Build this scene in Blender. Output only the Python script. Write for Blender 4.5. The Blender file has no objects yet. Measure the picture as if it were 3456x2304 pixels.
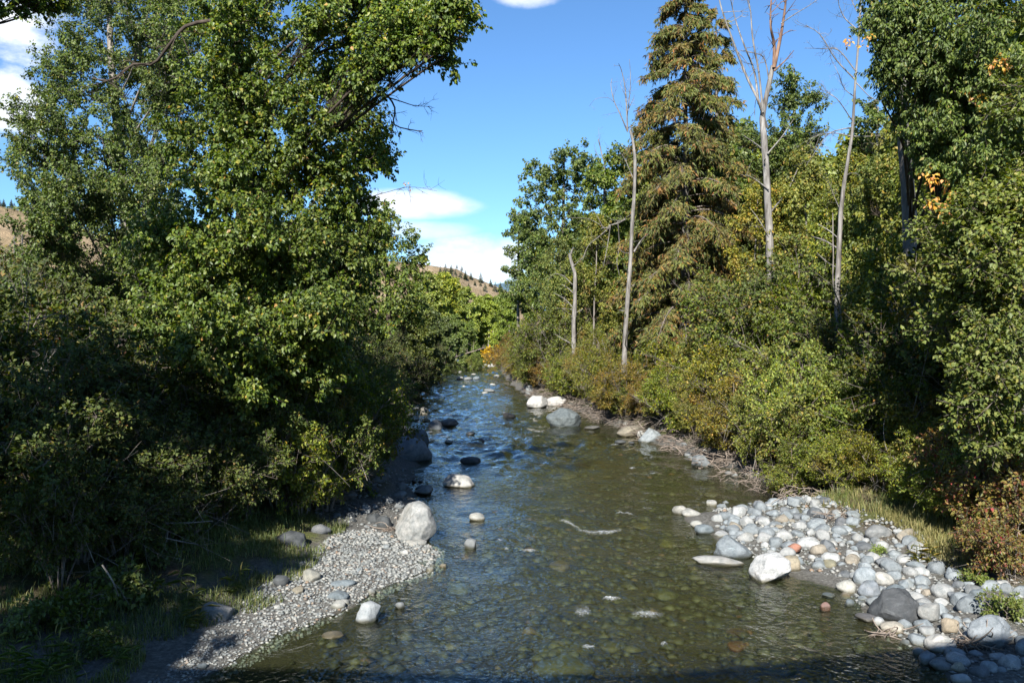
import bpy, bmesh, math
import numpy as np
from mathutils import Vector

# ------------------------------------------------------------------ camera, world, sun, exposure
SC = bpy.context.scene
COL = SC.collection
F_PX, CX, CY = 2800.0, 1728.0, 1152.0
CAM_H = 5.0
PITCH = math.atan(42.0 / F_PX)
cam_data = bpy.data.cameras.new("camera")
cam_data.sensor_width = 36.0
cam_data.lens = 36.0 * F_PX / 3456.0
cam_data.clip_end = 20000
cam_data.clip_start = 0.05
cam = bpy.data.objects.new("camera", cam_data)
COL.objects.link(cam)
cam.location = (0, 0, CAM_H)
cam.rotation_euler = (math.radians(90) - PITCH, 0, 0)
SC.camera = cam

SUN_AZ = math.radians(14)      # sun stands behind the camera, this far to its left
SUN_EL = math.radians(36)
sun_dir = Vector((-math.sin(SUN_AZ) * math.cos(SUN_EL), -math.cos(SUN_AZ) * math.cos(SUN_EL), math.sin(SUN_EL)))
sd = bpy.data.lights.new("sun", 'SUN')
sd.energy = 5.0
sd.angle = math.radians(0.53)
sd.color = (1.0, 0.955, 0.88)
sun = bpy.data.objects.new("sun", sd)
COL.objects.link(sun)
sun.rotation_euler = sun_dir.to_track_quat('Z', 'Y').to_euler()
sun.location = (-20, -60, 60)

SC.view_settings.view_transform = 'Standard'
SC.view_settings.look = 'None'
SC.view_settings.exposure = 1.3
SC.view_settings.gamma = 1.0
SC.view_settings.use_curve_mapping = False
cy = SC.cycles
cy.max_bounces = 7
cy.diffuse_bounces = 3
cy.glossy_bounces = 3
cy.transmission_bounces = 3
cy.transparent_max_bounces = 8
cy.caustics_reflective = False
cy.caustics_refractive = False
cy.sample_clamp_indirect = 4.0
cy.use_denoising = True

world = bpy.data.worlds.new("World")
SC.world = world
world.use_nodes = True


class NT:
    """small helper to write node trees"""
    def __init__(self, tree):
        self.t = tree
        tree.nodes.clear()

    def n(self, typ, **kw):
        nd = self.t.nodes.new(typ)
        ins = kw.pop('ins', {})
        for k, v in kw.items():
            setattr(nd, k, v)
        for k, v in ins.items():
            if isinstance(v, bpy.types.NodeSocket):
                self.t.links.new(v, nd.inputs[k])
            else:
                nd.inputs[k].default_value = v
        return nd

    def m(self, op, a, b=0.0, c=0.0, clamp=False):
        nd = self.t.nodes.new('ShaderNodeMath')
        nd.operation = op
        nd.use_clamp = clamp
        for i, v in enumerate((a, b, c)):
            if isinstance(v, bpy.types.NodeSocket):
                self.t.links.new(v, nd.inputs[i])
            else:
                nd.inputs[i].default_value = v
        return nd.outputs[0]

    def mix(self, f, a, b, blend='MIX'):
        nd = self.t.nodes.new('ShaderNodeMix')
        nd.data_type = 'RGBA'
        nd.blend_type = blend
        for i, v in ((0, f), (6, a), (7, b)):
            if isinstance(v, bpy.types.NodeSocket):
                self.t.links.new(v, nd.inputs[i])
            else:
                nd.inputs[i].default_value = (*v, 1) if isinstance(v, tuple) and len(v) == 3 else v
        return nd.outputs[2]

    def ramp(self, f, stops, interp='LINEAR'):
        nd = self.t.nodes.new('ShaderNodeValToRGB')
        cr = nd.color_ramp
        cr.interpolation = interp
        while len(cr.elements) < len(stops):
            cr.elements.new(0.5)
        for e, (p, c) in zip(cr.elements, stops):
            e.position = p
            e.color = (*c, 1) if len(c) == 3 else c
        self.t.links.new(f, nd.inputs[0])
        return nd.outputs[0]

    def noise(self, vec, scale, detail=3.0, rough=0.55, dist=0.0):
        nd = self.n('ShaderNodeTexNoise')
        nd.inputs['Scale'].default_value = scale
        nd.inputs['Detail'].default_value = detail
        nd.inputs['Roughness'].default_value = rough
        nd.inputs['Distortion'].default_value = dist
        if vec is not None:
            self.t.links.new(vec, nd.inputs['Vector'])
        return nd.outputs[0]

    def link(self, a, b):
        self.t.links.new(a, b)


def build_world():
    w = NT(world.node_tree)
    sky = w.n('ShaderNodeTexSky', sky_type='NISHITA', sun_disc=False)
    sky.sun_elevation = SUN_EL
    sky.sun_rotation = math.radians(180) + SUN_AZ
    sky.altitude = 900
    sky.air_density = 1.0
    sky.dust_density = 0.15
    sky.ozone_density = 4.0
    geo = w.n('ShaderNodeTexCoord')
    sep = w.n('ShaderNodeSeparateXYZ', ins={0: geo.outputs['Generated']})
    x, y, z = sep.outputs
    az = w.m('ARCTAN2', x, y)
    el = w.m('ARCSINE', z)
    # clouds: lens-shaped and heaped cells in the sky, edges broken by noise
    vec = w.n('ShaderNodeCombineXYZ', ins={0: az, 1: w.m('MULTIPLY', el, 2.2), 2: 0.37}).outputs[0]
    n1 = w.noise(vec, 7.0, 6.0, 0.58)
    n2 = w.noise(vec, 26.0, 5.0, 0.6)
    cells = [(1400, 690, 230, 52, 1.0, 0.32), (1420, 778, 190, 34, 0.55, 0.3), (1640, 885, 300, 88, 0.9, 0.55),
             (70, 80, 170, 115, 1.0, 1.0), (30, 350, 120, 110, 1.0, 1.0), (1775, -5, 120, 36, 0.7, 0.6), (2150, 930, 420, 70, 0.9, 0.4),
             (330, -190, 260, 90, 0.8, 0.9), (3700, 250, 260, 120, 0.9, 0.9)]
    total = None
    for px, py, sx, sy, amp, rag in cells:
        a0 = math.atan((px - CX) / F_PX)
        e0 = math.atan((1110 - py) / F_PX * math.cos(a0))
        sa, se = sx / F_PX * math.cos(a0), sy / F_PX
        u = w.m('DIVIDE', w.m('SUBTRACT', az, a0), sa)
        v = w.m('DIVIDE', w.m('SUBTRACT', el, e0), se)
        r2 = w.m('ADD', w.m('MULTIPLY', u, u), w.m('MULTIPLY', v, v))
        d = w.m('SUBTRACT', 1.0, r2)
        nn = w.m('ADD', w.m('MULTIPLY', w.m('SUBTRACT', n1, 0.5), 4.0 * rag), w.m('MULTIPLY', w.m('SUBTRACT', n2, 0.5), 1.6 * rag))
        d = w.m('ADD', d, nn)
        mr = w.n('ShaderNodeMapRange', interpolation_type='SMOOTHSTEP', ins={0: d, 1: -0.25, 2: 0.95, 3: 0.0, 4: amp}).outputs[0]
        total = mr if total is None else w.m('MAXIMUM', total, mr)
    # the rest of the sky carries the same sort of scattered cloud
    n3 = w.noise(vec, 2.3, 6.0, 0.6)
    back = w.m('MULTIPLY', w.m('GREATER_THAN', w.m('ABSOLUTE', az), 0.75), 1.0)
    gen = w.n('ShaderNodeMapRange', interpolation_type='SMOOTHSTEP', ins={0: n3, 1: 0.58, 2: 0.74, 3: 0.0, 4: 0.9}).outputs[0]
    total = w.m('MAXIMUM', total, w.m('MULTIPLY', gen, back))
    total = w.m('MULTIPLY', total, w.m('GREATER_THAN', z, 0.0))
    tint = w.mix(1.0, sky.outputs[0], (0.80, 1.07, 1.24), 'MULTIPLY')
    cl = w.mix(w.ramp(n2, [(0.3, (0, 0, 0)), (0.7, (1, 1, 1))]), (6.6, 7.2, 8.1), (8.6, 8.9, 9.3))
    colr = w.mix(total, tint, cl)
    bg = w.n('ShaderNodeBackground', ins={0: colr, 1: 0.063})
    out = w.n('ShaderNodeOutputWorld')
    w.link(bg.outputs[0], out.inputs[0])


build_world()

# ------------------------------------------------------------------ helpers
RNG = np.random.default_rng(7)


def ray(px, py):
    u, v = (px - CX) / F_PX, (CY - py) / F_PX
    ca, sa = math.cos(PITCH), math.sin(PITCH)
    return np.array([u, ca + v * sa, v * ca - sa])


def at(px, py, D):
    r = ray(px, py)
    p = r * (D / r[1])
    return np.array([p[0], p[1], p[2] + CAM_H])


def gpt(px, py, z=0.0):
    r = ray(px, py)
    k = (z - CAM_H) / r[2]
    return np.array([r[0] * k, r[1] * k, z])


def unit(v):
    return v / np.maximum(np.linalg.norm(v, axis=-1, keepdims=True), 1e-9)


def mesh_np(name, V, F, smooth=False, mat=None):
    V = np.ascontiguousarray(V, dtype=np.float32).reshape(-1, 3)
    F = np.ascontiguousarray(F, dtype=np.int32)
    k = F.shape[1]
    me = bpy.data.meshes.new(name)
    me.vertices.add(len(V))
    me.vertices.foreach_set("co", V.ravel())
    me.loops.add(F.size)
    me.loops.foreach_set("vertex_index", F.ravel())
    me.polygons.add(len(F))
    me.polygons.foreach_set("loop_start", np.arange(0, F.size, k, dtype=np.int32))
    me.polygons.foreach_set("loop_total", np.full(len(F), k, dtype=np.int32))
    if smooth:
        me.polygons.foreach_set("use_smooth", np.ones(len(F), dtype=bool))
    me.update(calc_edges=True)
    if mat:
        me.materials.append(mat)
    return me


def obj(name, me, parent=None, loc=None, **props):
    o = bpy.data.objects.new(name, me)
    COL.objects.link(o)
    if parent is not None:
        o.parent = parent
    if loc is not None:
        o.location = tuple(float(q) for q in loc)
    for k, v in props.items():
        o[k] = v
    return o


def thing(name, label, cat, loc=(0, 0, 0), group=None, rz=0.0):
    o = obj(name, None, None, loc, label=label, category=cat)
    o.rotation_euler = (0, 0, rz)
    if group:
        o["group"] = group
    return o


def copy_tree(o, parent=None):
    c = o.copy()
    COL.objects.link(c)
    c.parent = parent
    for ch in list(o.children):
        copy_tree(ch, c)
    return c


# vectorised value noise
def _hash(ix, iy, iz, seed):
    h = (ix.astype(np.int64) * 374761393 + iy.astype(np.int64) * 668265263 + iz.astype(np.int64) * 2147483647 + seed * 1274126177) & 0xFFFFFFFF
    h = ((h ^ (h >> 13)) * 1274126177) & 0xFFFFFFFF
    h = (h ^ (h >> 16)) & 0xFFFFFFFF
    return h / 4294967295.0


def vnoise(P, seed=0):
    P = np.asarray(P, dtype=np.float64)
    I = np.floor(P).astype(np.int64)
    f = P - I
    f = f * f * (3 - 2 * f)
    r = 0
    for dx in (0, 1):
        for dy in (0, 1):
            for dz in (0, 1):
                w = (f[..., 0] if dx else 1 - f[..., 0]) * (f[..., 1] if dy else 1 - f[..., 1]) * (f[..., 2] if dz else 1 - f[..., 2])
                r = r + w * _hash(I[..., 0] + dx, I[..., 1] + dy, I[..., 2] + dz, seed)
    return r * 2 - 1


def fbm(P, seed=0, octv=3, gain=0.5):
    r, a, P = 0, 1.0, np.asarray(P, float)
    for i in range(octv):
        r = r + a * vnoise(P * (2 ** i), seed + i * 17)
        a *= gain
    return r


def tubes(P, R, sides=5):
    """P (n,k,3) polylines, R (n,k) radii -> V, F (quads)"""
    n, k, _ = P.shape
    T = unit(np.gradient(P, axis=1))
    ref = np.where(np.abs(T[:, :1, 2:3]) > 0.8, np.array([1.0, 0, 0]), np.array([0, 0, 1.0]))
    ref = np.broadcast_to(ref, T.shape)
    X = unit(np.cross(ref, T))
    Y = np.cross(T, X)
    a = np.arange(sides) / sides * 2 * math.pi
    V = P[:, :, None, :] + R[:, :, None, None] * (X[:, :, None, :] * np.cos(a)[None, None, :, None] + Y[:, :, None, :] * np.sin(a)[None, None, :, None])
    V = V.reshape(-1, 3)
    i = np.arange(k - 1)[:, None]
    j = np.arange(sides)[None, :]
    f = np.stack([i * sides + j, i * sides + (j + 1) % sides, (i + 1) * sides + (j + 1) % sides, (i + 1) * sides + j], -1).reshape(-1, 4)
    F = (f[None] + (np.arange(n) * k * sides)[:, None, None]).reshape(-1, 4)
    return V, F


def bez(A, C, B, k=6):
    t = np.linspace(0, 1, k)[None, :, None]
    return (1 - t) ** 2 * A[:, None] + 2 * t * (1 - t) * C[:, None] + t ** 2 * B[:, None]


def spline(pts, k=14):
    """smooth polyline through pts"""
    pts = np.asarray(pts, float)
    n = len(pts)
    if n == 2:
        return pts[0] + (pts[1] - pts[0]) * np.linspace(0, 1, k)[:, None]
    Q = np.vstack([2 * pts[0] - pts[1], pts, 2 * pts[-1] - pts[-2]])
    out = []
    for s in np.linspace(0, n - 1 - 1e-6, k):
        i = int(s)
        t = s - i
        a, b, c, d = Q[i], Q[i + 1], Q[i + 2], Q[i + 3]
        out.append(0.5 * ((2 * b) + (-a + c) * t + (2 * a - 5 * b + 4 * c - d) * t * t + (-a + 3 * b - 3 * c + d) * t ** 3))
    return np.array(out)


def merge(parts):
    Vs, Fs, o = [], [], 0
    for V, F in parts:
        Vs.append(V)
        Fs.append(F + o)
        o += len(V)
    return np.vstack(Vs), np.vstack(Fs)


def rvec(rng, n):
    return unit(rng.normal(size=(n, 3)))


def leaf_geo(P, A, N, L, W, fold=0.22, curl=0.12):
    A = unit(A)
    B = unit(np.cross(N, A))
    N = np.cross(A, B)
    L = L[:, None]
    W = W[:, None]
    v0 = P
    v1 = P + A * L * 0.40 + B * W * 0.5 + N * W * fold
    v2 = P + A * L - N * L * curl
    v3 = P + A * L * 0.40 - B * W * 0.5 + N * W * fold
    V = np.stack([v0, v1, v2, v3], 1).reshape(-1, 3)
    b = np.arange(len(P))[:, None] * 4
    F = np.concatenate([b + np.array([[0, 1, 2]]), b + np.array([[0, 2, 3]])], 1).reshape(-1, 3)
    return V, F


def sprig_leaves(S, d, l, m, cfg, rng):
    """m leaves on each sprig starting at S in direction d with length l"""
    n = len(S)
    t = rng.uniform(0.1, 1.0, (n, m)) ** 0.8
    P = S[:, None] + d[:, None] * (l[:, None] * t)[..., None]
    q = rvec(rng, n * m).reshape(n, m, 3)
    out = unit(q - (q * d[:, None]).sum(-1, keepdims=True) * d[:, None])
    P = P + out * (cfg['ll'] * 0.35)
    A = out * cfg.get('spread', 0.8) + d[:, None] * 0.45 + np.array([0, 0, -cfg.get('droop', 0.5)]) + rng.normal(size=(n, m, 3)) * 0.25
    N = rng.normal(size=(n, m, 3)) * cfg.get('nrand', 0.6) + np.array([0, 0, cfg.get('nup', 0.9)]) + np.array([sun_dir.x, sun_dir.y, sun_dir.z]) * 0.55
    sc = rng.uniform(0.65, 1.2, n * m)
    return leaf_geo(P.reshape(-1, 3), A.reshape(-1, 3), N.reshape(-1, 3), cfg['ll'] * sc, cfg['lw'] * sc * rng.uniform(0.8, 1.1, n * m))


# ------------------------------------------------------------------ materials
def new_mat(name):
    m = bpy.data.materials.new(name)
    m.use_nodes = True
    return m, NT(m.node_tree)


def leaf_mat(name, stops, rough=0.42, trans=0.28, spec=0.45, nscale=0.35, patch=None):
    """stops: per-leaf colour ramp; patch: a second colour the foliage turns to in irregular autumn patches"""
    m, t = new_mat(name)
    geo = t.n('ShaderNodeNewGeometry')
    oi = t.n('ShaderNodeObjectInfo')
    col = t.ramp(geo.outputs['Random Per Island'], stops)
    big = t.noise(geo.outputs['Position'], nscale, 2.0)
    val = t.n('ShaderNodeMapRange', ins={0: big, 1: 0.3, 2: 0.7, 3: 0.72, 4: 1.28}).outputs[0]
    hs = t.n('ShaderNodeHueSaturation', ins={'Value': val, 'Color': col})
    col = hs.outputs[0]
    if patch:
        pc, lo, hi, sc = patch
        pn = t.noise(geo.outputs['Position'], sc, 3.0)
        f = t.n('ShaderNodeMapRange', ins={0: pn, 1: lo, 2: hi, 3: 0.0, 4: 0.85}).outputs[0]
        col = t.mix(f, col, pc)
    col = t.mix(1.0, col, oi.outputs['Color'], 'MULTIPLY')
    back = t.mix(geo.outputs['Backfacing'], col, t.mix(0.25, col, (0.16, 0.19, 0.11)))
    p = t.n('ShaderNodeBsdfPrincipled', ins={'Base Color': back, 'Roughness': rough, 'Specular IOR Level': spec})
    tr = t.n('ShaderNodeBsdfTranslucent', ins={'Color': t.mix(1.0, col, (1.25, 1.35, 0.5), 'MULTIPLY')})
    mx = t.n('ShaderNodeMixShader', ins={0: trans, 1: p.outputs[0], 2: tr.outputs[0]})
    out = t.n('ShaderNodeOutputMaterial')
    t.link(mx.outputs[0], out.inputs[0])
    return m


def bark_mat(name, c1, c2, scale=6.0, stretch=0.15):
    m, t = new_mat(name)
    tc = t.n('ShaderNodeTexCoord')
    mp = t.n('ShaderNodeMapping', ins={0: tc.outputs['Object'], 3: (1, 1, stretch)})
    n = t.noise(mp.outputs[0], scale, 6.0, 0.65)
    n2 = t.noise(tc.outputs['Object'], 0.9, 3.0)
    col = t.mix(t.ramp(n, [(0.35, (0, 0, 0)), (0.65, (1, 1, 1))]), c1, c2)
    col = t.mix(t.n('ShaderNodeMapRange', ins={0: n2, 1: 0.4, 2: 0.7, 3: 0.0, 4: 0.5}).outputs[0], col, tuple(0.55 * q for q in c1))
    bp = t.n('ShaderNodeBump', ins={'Strength': 0.7, 'Distance': 0.03, 'Height': n})
    p = t.n('ShaderNodeBsdfPrincipled', ins={'Base Color': col, 'Roughness': 0.85, 'Normal': bp.outputs[0], 'Specular IOR Level': 0.25})
    out = t.n('ShaderNodeOutputMaterial')
    t.link(p.outputs[0], out.inputs[0])
    return m


def rock_mat(name, base=(1, 1, 1), speck=0.35, scale=9.0, wet=True, vein=0.0):
    m, t = new_mat(name)
    tc = t.n('ShaderNodeTexCoord')
    oi = t.n('ShaderNodeObjectInfo')
    geo = t.n('ShaderNodeNewGeometry')
    off = t.n('ShaderNodeVectorMath', operation='ADD', ins={0: geo.outputs['Position'], 1: oi.outputs['Location']})
    vec = off.outputs[0]
    n1 = t.noise(vec, scale * 0.75, 6.0, 0.65)
    n2 = t.noise(vec, scale * 5.0, 3.0, 0.7)
    col = t.mix(1.0, oi.outputs['Color'], base, 'MULTIPLY')
    col = t.mix(t.n('ShaderNodeMapRange', ins={0: n1, 1: 0.38, 2: 0.62, 3: 0.0, 4: 0.85}).outputs[0], col,
                t.mix(1.0, col, (0.56, 0.60, 0.62), 'MULTIPLY'))
    col = t.mix(t.n('ShaderNodeMapRange', ins={0: n2, 1: 0.5, 2: 0.7, 3: 0.0, 4: speck}).outputs[0], col, t.mix(1.0, col, (0.45, 0.45, 0.46), 'MULTIPLY'))
    if vein:
        mp = t.n('ShaderNodeMapping', ins={0: vec, 2: (0.5, 0.7, 0.3), 3: (1, 4.0, 7.0)})
        wv = t.noise(mp.outputs[0], 2.2, 5.0, 0.7, 0.6)
        col = t.mix(t.n('ShaderNodeMapRange', ins={0: wv, 1: 0.56, 2: 0.74, 3: 0.0, 4: vein}).outputs[0], col, t.mix(1.0, col, (2.6, 2.6, 2.5), 'MULTIPLY'))
    ck = t.n('ShaderNodeTexVoronoi', feature='DISTANCE_TO_EDGE', ins={'Vector': t.n('ShaderNodeVectorMath', operation='ADD', ins={0: vec, 1: t.n('ShaderNodeCombineXYZ', ins={0: n1, 1: n2, 2: n1}).outputs[0]}).outputs[0], 'Scale': 2.2})
    col = t.mix(t.n('ShaderNodeMapRange', ins={0: ck.outputs[0], 1: 0.0, 2: 0.02, 3: 0.6, 4: 0.0}).outputs[0], col, t.mix(1.0, col, (.35, .34, .32), 'MULTIPLY'))
    st = t.noise(vec, 1.7, 6.0, 0.7)
    col = t.mix(t.n('ShaderNodeMapRange', ins={0: st, 1: 0.55, 2: 0.68, 3: 0.0, 4: 0.45}).outputs[0], col, t.mix(1.0, col, (.62, .56, .44), 'MULTIPLY'))
    rough = 0.75
    if wet:
        z = t.n('ShaderNodeSeparateXYZ', ins={0: geo.outputs['Position']}).outputs[2]
        zz = t.m('ADD', z, t.m('MULTIPLY', t.m('SUBTRACT', n1, 0.5), 0.08))
        f = t.n('ShaderNodeMapRange', ins={0: zz, 1: 0.02, 2: 0.085, 3: 1.0, 4: 0.0}).outputs[0]
        col = t.mix(f, col, t.mix(1.0, col, (0.36, 0.34, 0.26), 'MULTIPLY'))
        rough = t.n('ShaderNodeMapRange', ins={0: f, 1: 0.0, 2: 1.0, 3: 0.78, 4: 0.3}).outputs[0]
    bp = t.n('ShaderNodeBump', ins={'Strength': 0.8, 'Distance': 0.035, 'Height': t.noise(vec, scale * 1.1, 7.0, 0.72)})
    p = t.n('ShaderNodeBsdfPrincipled', ins={'Base Color': col, 'Roughness': rough, 'Normal': bp.outputs[0], 'Specular IOR Level': 0.35})
    out = t.n('ShaderNodeOutputMaterial')
    t.link(p.outputs[0], out.inputs[0])
    return m


def pebble_mat(name, stops, wet=False, rough=0.75):
    m, t = new_mat(name)
    geo = t.n('ShaderNodeNewGeometry')
    col = t.ramp(geo.outputs['Random Per Island'], stops)
    n = t.noise(geo.outputs['Position'], 30.0, 3.0)
    col = t.mix(t.n('ShaderNodeMapRange', ins={0: n, 1: 0.4, 2: 0.7, 3: 0.0, 4: 0.4}).outputs[0], col, t.mix(1.0, col, (0.5, 0.5, 0.48), 'MULTIPLY'))
    if wet:   # algae in shapeless patches on the bed
        a = t.noise(geo.outputs['Position'], 0.55, 4.0, 0.6)
        col = t.mix(t.n('ShaderNodeMapRange', ins={0: a, 1: 0.42, 2: 0.66, 3: 0.0, 4: 0.75}).outputs[0], col, t.mix(1.0, col, (0.80, 0.80, 0.42), 'MULTIPLY'))
    p = t.n('ShaderNodeBsdfPrincipled', ins={'Base Color': col, 'Roughness': rough, 'Specular IOR Level': 0.3})
    out = t.n('ShaderNodeOutputMaterial')
    t.link(p.outputs[0], out.inputs[0])
    return m


M = {}
G = lambda r, g, b: (r, g, b)
M['cottonwood'] = leaf_mat('cottonwood_leaf', [(0.0, G(.036, .072, .006)), (0.45, G(.085, .135, .009)), (0.85, G(.155, .195, .014)), (0.975, G(.22, .22, .018)), (0.992, G(.36, .25, .03)), (1.0, G(.42, .18, .05))], 0.40, 0.34, 0.26)
M['aspen'] = leaf_mat('blue_green_leaf', [(0.0, G(.038, .068, .010)), (0.5, G(.078, .120, .015)), (0.95, G(.145, .18, .026)), (1.0, G(.26, .2, .05))], 0.42, 0.30, 0.24)
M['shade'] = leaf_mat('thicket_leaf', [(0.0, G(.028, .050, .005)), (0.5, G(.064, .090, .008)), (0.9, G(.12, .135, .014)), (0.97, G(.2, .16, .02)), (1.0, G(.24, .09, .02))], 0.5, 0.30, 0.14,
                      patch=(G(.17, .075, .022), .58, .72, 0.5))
M['shrub'] = leaf_mat('shrub_leaf', [(0.0, G(.085, .115, .012)), (0.5, G(.165, .19, .021)), (0.9, G(.27, .26, .034)), (1.0, G(.36, .23, .04))], 0.5, 0.32, 0.28,
                      patch=(G(.26, .125, .035), .60, .76, 0.6))
M['dogwood'] = leaf_mat('dogwood_leaf', [(0.0, G(.12, .125, .015)), (0.35, G(.21, .185, .025)), (0.6, G(.27, .18, .03)), (0.8, G(.24, .08, .026)), (0.93, G(.17, .03, .025)), (1.0, G(.40, .04, .06))], 0.45, 0.3, 0.3)
M['cedar'] = leaf_mat('cedar_spray', [(0.0, G(.050, .068, .011)), (0.5, G(.100, .115, .018)), (0.8, G(.155, .145, .026)), (0.91, G(.22, .13, .034)), (1.0, G(.30, .10, .033))], 0.65, 0.18, 0.18,
                      patch=(G(.26, .105, .035), .52, .74, 0.8))
M['spruce'] = leaf_mat('dark_needle', [(0.0, G(.018, .030, .014)), (0.6, G(.035, .055, .024)), (1.0, G(.06, .075, .03))], 0.6, 0.1, 0.25)
M['lime'] = leaf_mat('sunny_leaf', [(0.0, G(.11, .155, .016)), (0.5, G(.17, .22, .024)), (0.9, G(.25, .28, .038)), (1.0, G(.36, .32, .05))], 0.45, 0.3, 0.4)
M['yellow'] = leaf_mat('autumn_yellow_leaf', [(0.0, G(.45, .22, .03)), (0.5, G(.62, .36, .05)), (1.0, G(.60, .24, .10))], 0.5, 0.3, 0.3)
M['grass'] = leaf_mat('grass_blade', [(0.0, G(.060, .095, .018)), (0.6, G(.12, .15, .03)), (0.9, G(.20, .19, .06)), (1.0, G(.30, .25, .11))], 0.5, 0.3, 0.3)
M['drygrass'] = leaf_mat('dry_grass_blade', [(0.0, G(.12, .13, .035)), (0.6, G(.24, .21, .075)), (1.0, G(.36, .29, .13))], 0.6, 0.25, 0.2)
M['bark_dark'] = bark_mat('cottonwood_bark', (.035, .026, .02), (.085, .065, .05))
M['bark_grey'] = bark_mat('grey_bark', (.10, .09, .08), (.20, .185, .165))
M['bark_pale'] = bark_mat('pale_bark', (.12, .105, .09), (.27, .245, .215))
M['bark_dead'] = bark_mat('dead_wood', (.075, .066, .058), (.29, .275, .255), 8.0, .14)
M['bark_rust'] = bark_mat('rusty_dead_wood', (.085, .045, .03), (.25, .16, .11), 5.0)
M['twig'] = bark_mat('grey_twig', (.10, .08, .065), (.24, .205, .175))
M['drift'] = bark_mat('bleached_driftwood', (.12, .095, .075), (.30, .25, .21), 5.0)
M['rock'] = rock_mat('river_rock')
M['rock_speck'] = rock_mat('speckled_granite', speck=0.85, scale=7.0)
M['rock_vein'] = rock_mat('veined_rock', vein=0.8)
M['pebble'] = pebble_mat('gravel_pebbles', [(0.0, G(.12, .13, .13)), (0.35, G(.175, .185, .18)), (0.7, G(.235, .24, .23)), (0.92, G(.30, .295, .27)), (0.97, G(.21, .15, .105)), (1.0, G(.12, .125, .13))])
M['bed'] = pebble_mat('river_bed_stones', [(0.0, G(.024, .024, .014)), (0.5, G(.045, .044, .025)), (0.82, G(.070, .067, .039)), (0.95, G(.115, .108, .066)), (1.0, G(.13, .065, .03))], wet=True, rough=0.6)

# ------------------------------------------------------------------ setting: ground, river bed, water, hills
_L = np.array([(-40, -7.0), (0, -5.6), (8, -5.0), (11.7, -4.55), (13.7, -3.57), (15.6, -2.49), (17, -1.9), (18.4, -1.7), (20, -1.95), (23.7, -2.5), (26.4, -3.2), (31, -3.5), (36, -3.7),
               (42, -5.1), (52, -7.6), (61, -9.5), (78, -11.2), (100, -13), (120, -12), (143, -7.5), (152, -4.5), (158, -3.0), (1000, -3.0)], float)
_R = np.array([(-40, 6.2), (8, 6.4), (11.7, 6.3), (13, 6.3), (14, 6.1), (15.6, 6.1), (17, 5.6), (18.5, 5.2), (20.6, 4.8), (22.2, 4.4), (23.0, 6.0), (24, 7.8), (25, 8.4), (27, 8.4), (30, 7.7),
               (33.3, 6.9), (36.8, 6.2), (43.7, 5.0), (50, 4.1), (61, 1.3), (74, -0.1), (100, -1.4), (133, -1.8), (150, -2.4), (158, -3.0), (1000, -3.0)], float)


def xL(y):
    return np.interp(y, _L[:, 0], _L[:, 1])


def xR(y):
    return np.interp(y, _R[:, 0], _R[:, 1])


def ground_z(x, y):
    x = np.asarray(x, float)
    y = np.asarray(y, float)
    P = np.stack([x, y, np.zeros_like(x)], -1)
    wob = fbm(P * 0.45, 3, 3) * 0.35
    tl = xL(y) - x + wob * 0.6
    tr = x - xR(y) + wob * 0.6
    d = np.minimum(-tl, -tr)
    bed = -np.clip(0.02 + 0.16 * d, 0, 0.62) + 0.07 * fbm(P * 0.8, 9, 2) * np.clip(d, 0, 1)
    far = np.clip((y - 22) / 4, 0, 1)
    left_near = np.interp(tl, [0, 1.0, 2.6, 4.2, 7, 30], [0, .10, .26, .62, 1.0, 1.4])
    left_far = np.interp(tl, [0, .6, 1.6, 3.0, 7, 30], [0, .12, .62, 1.0, 1.3, 1.6])
    lz = left_near * (1 - far) + left_far * far
    farr = np.clip((y - 23.5) / 2, 0, 1)
    right_near = np.interp(tr, [0, 1.0, 2.6, 4.0, 6, 30], [0, .09, .24, .55, 1.0, 1.5])
    right_far = np.interp(tr, [0, .4, 1.0, 2.0, 5, 30], [0, .15, .60, .95, 1.3, 1.6])
    rz = right_near * (1 - farr) + right_far * farr
    bank = np.where(tl > 0, lz, rz)
    bank = bank + 0.07 * fbm(P * 1.1, 21, 3) * np.clip(np.maximum(tl, tr), 0, 1)
    return np.where(d > 0, np.minimum(bed, -0.005), bank)


def gz(x, y):
    return float(ground_z(np.array([x]), np.array([y]))[0])


def axis(dense0, dense1, step, lo, hi, grow=1.18):
    a = list(np.arange(dense0, dense1 + 1e-6, step))
    s, v = step, a[-1]
    while v < hi:
        s *= grow
        v += s
        a.append(v)
    s, v = step, a[0]
    while v > lo:
        s *= grow
        v -= s
        a.insert(0, v)
    return np.array(a)


def grid_faces(nx, ny):
    i, j = np.meshgrid(np.arange(nx - 1), np.arange(ny - 1), indexing='ij')
    a = i * ny + j
    return np.stack([a, a + ny, a + ny + 1, a + 1], -1).reshape(-1, 4)


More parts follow.
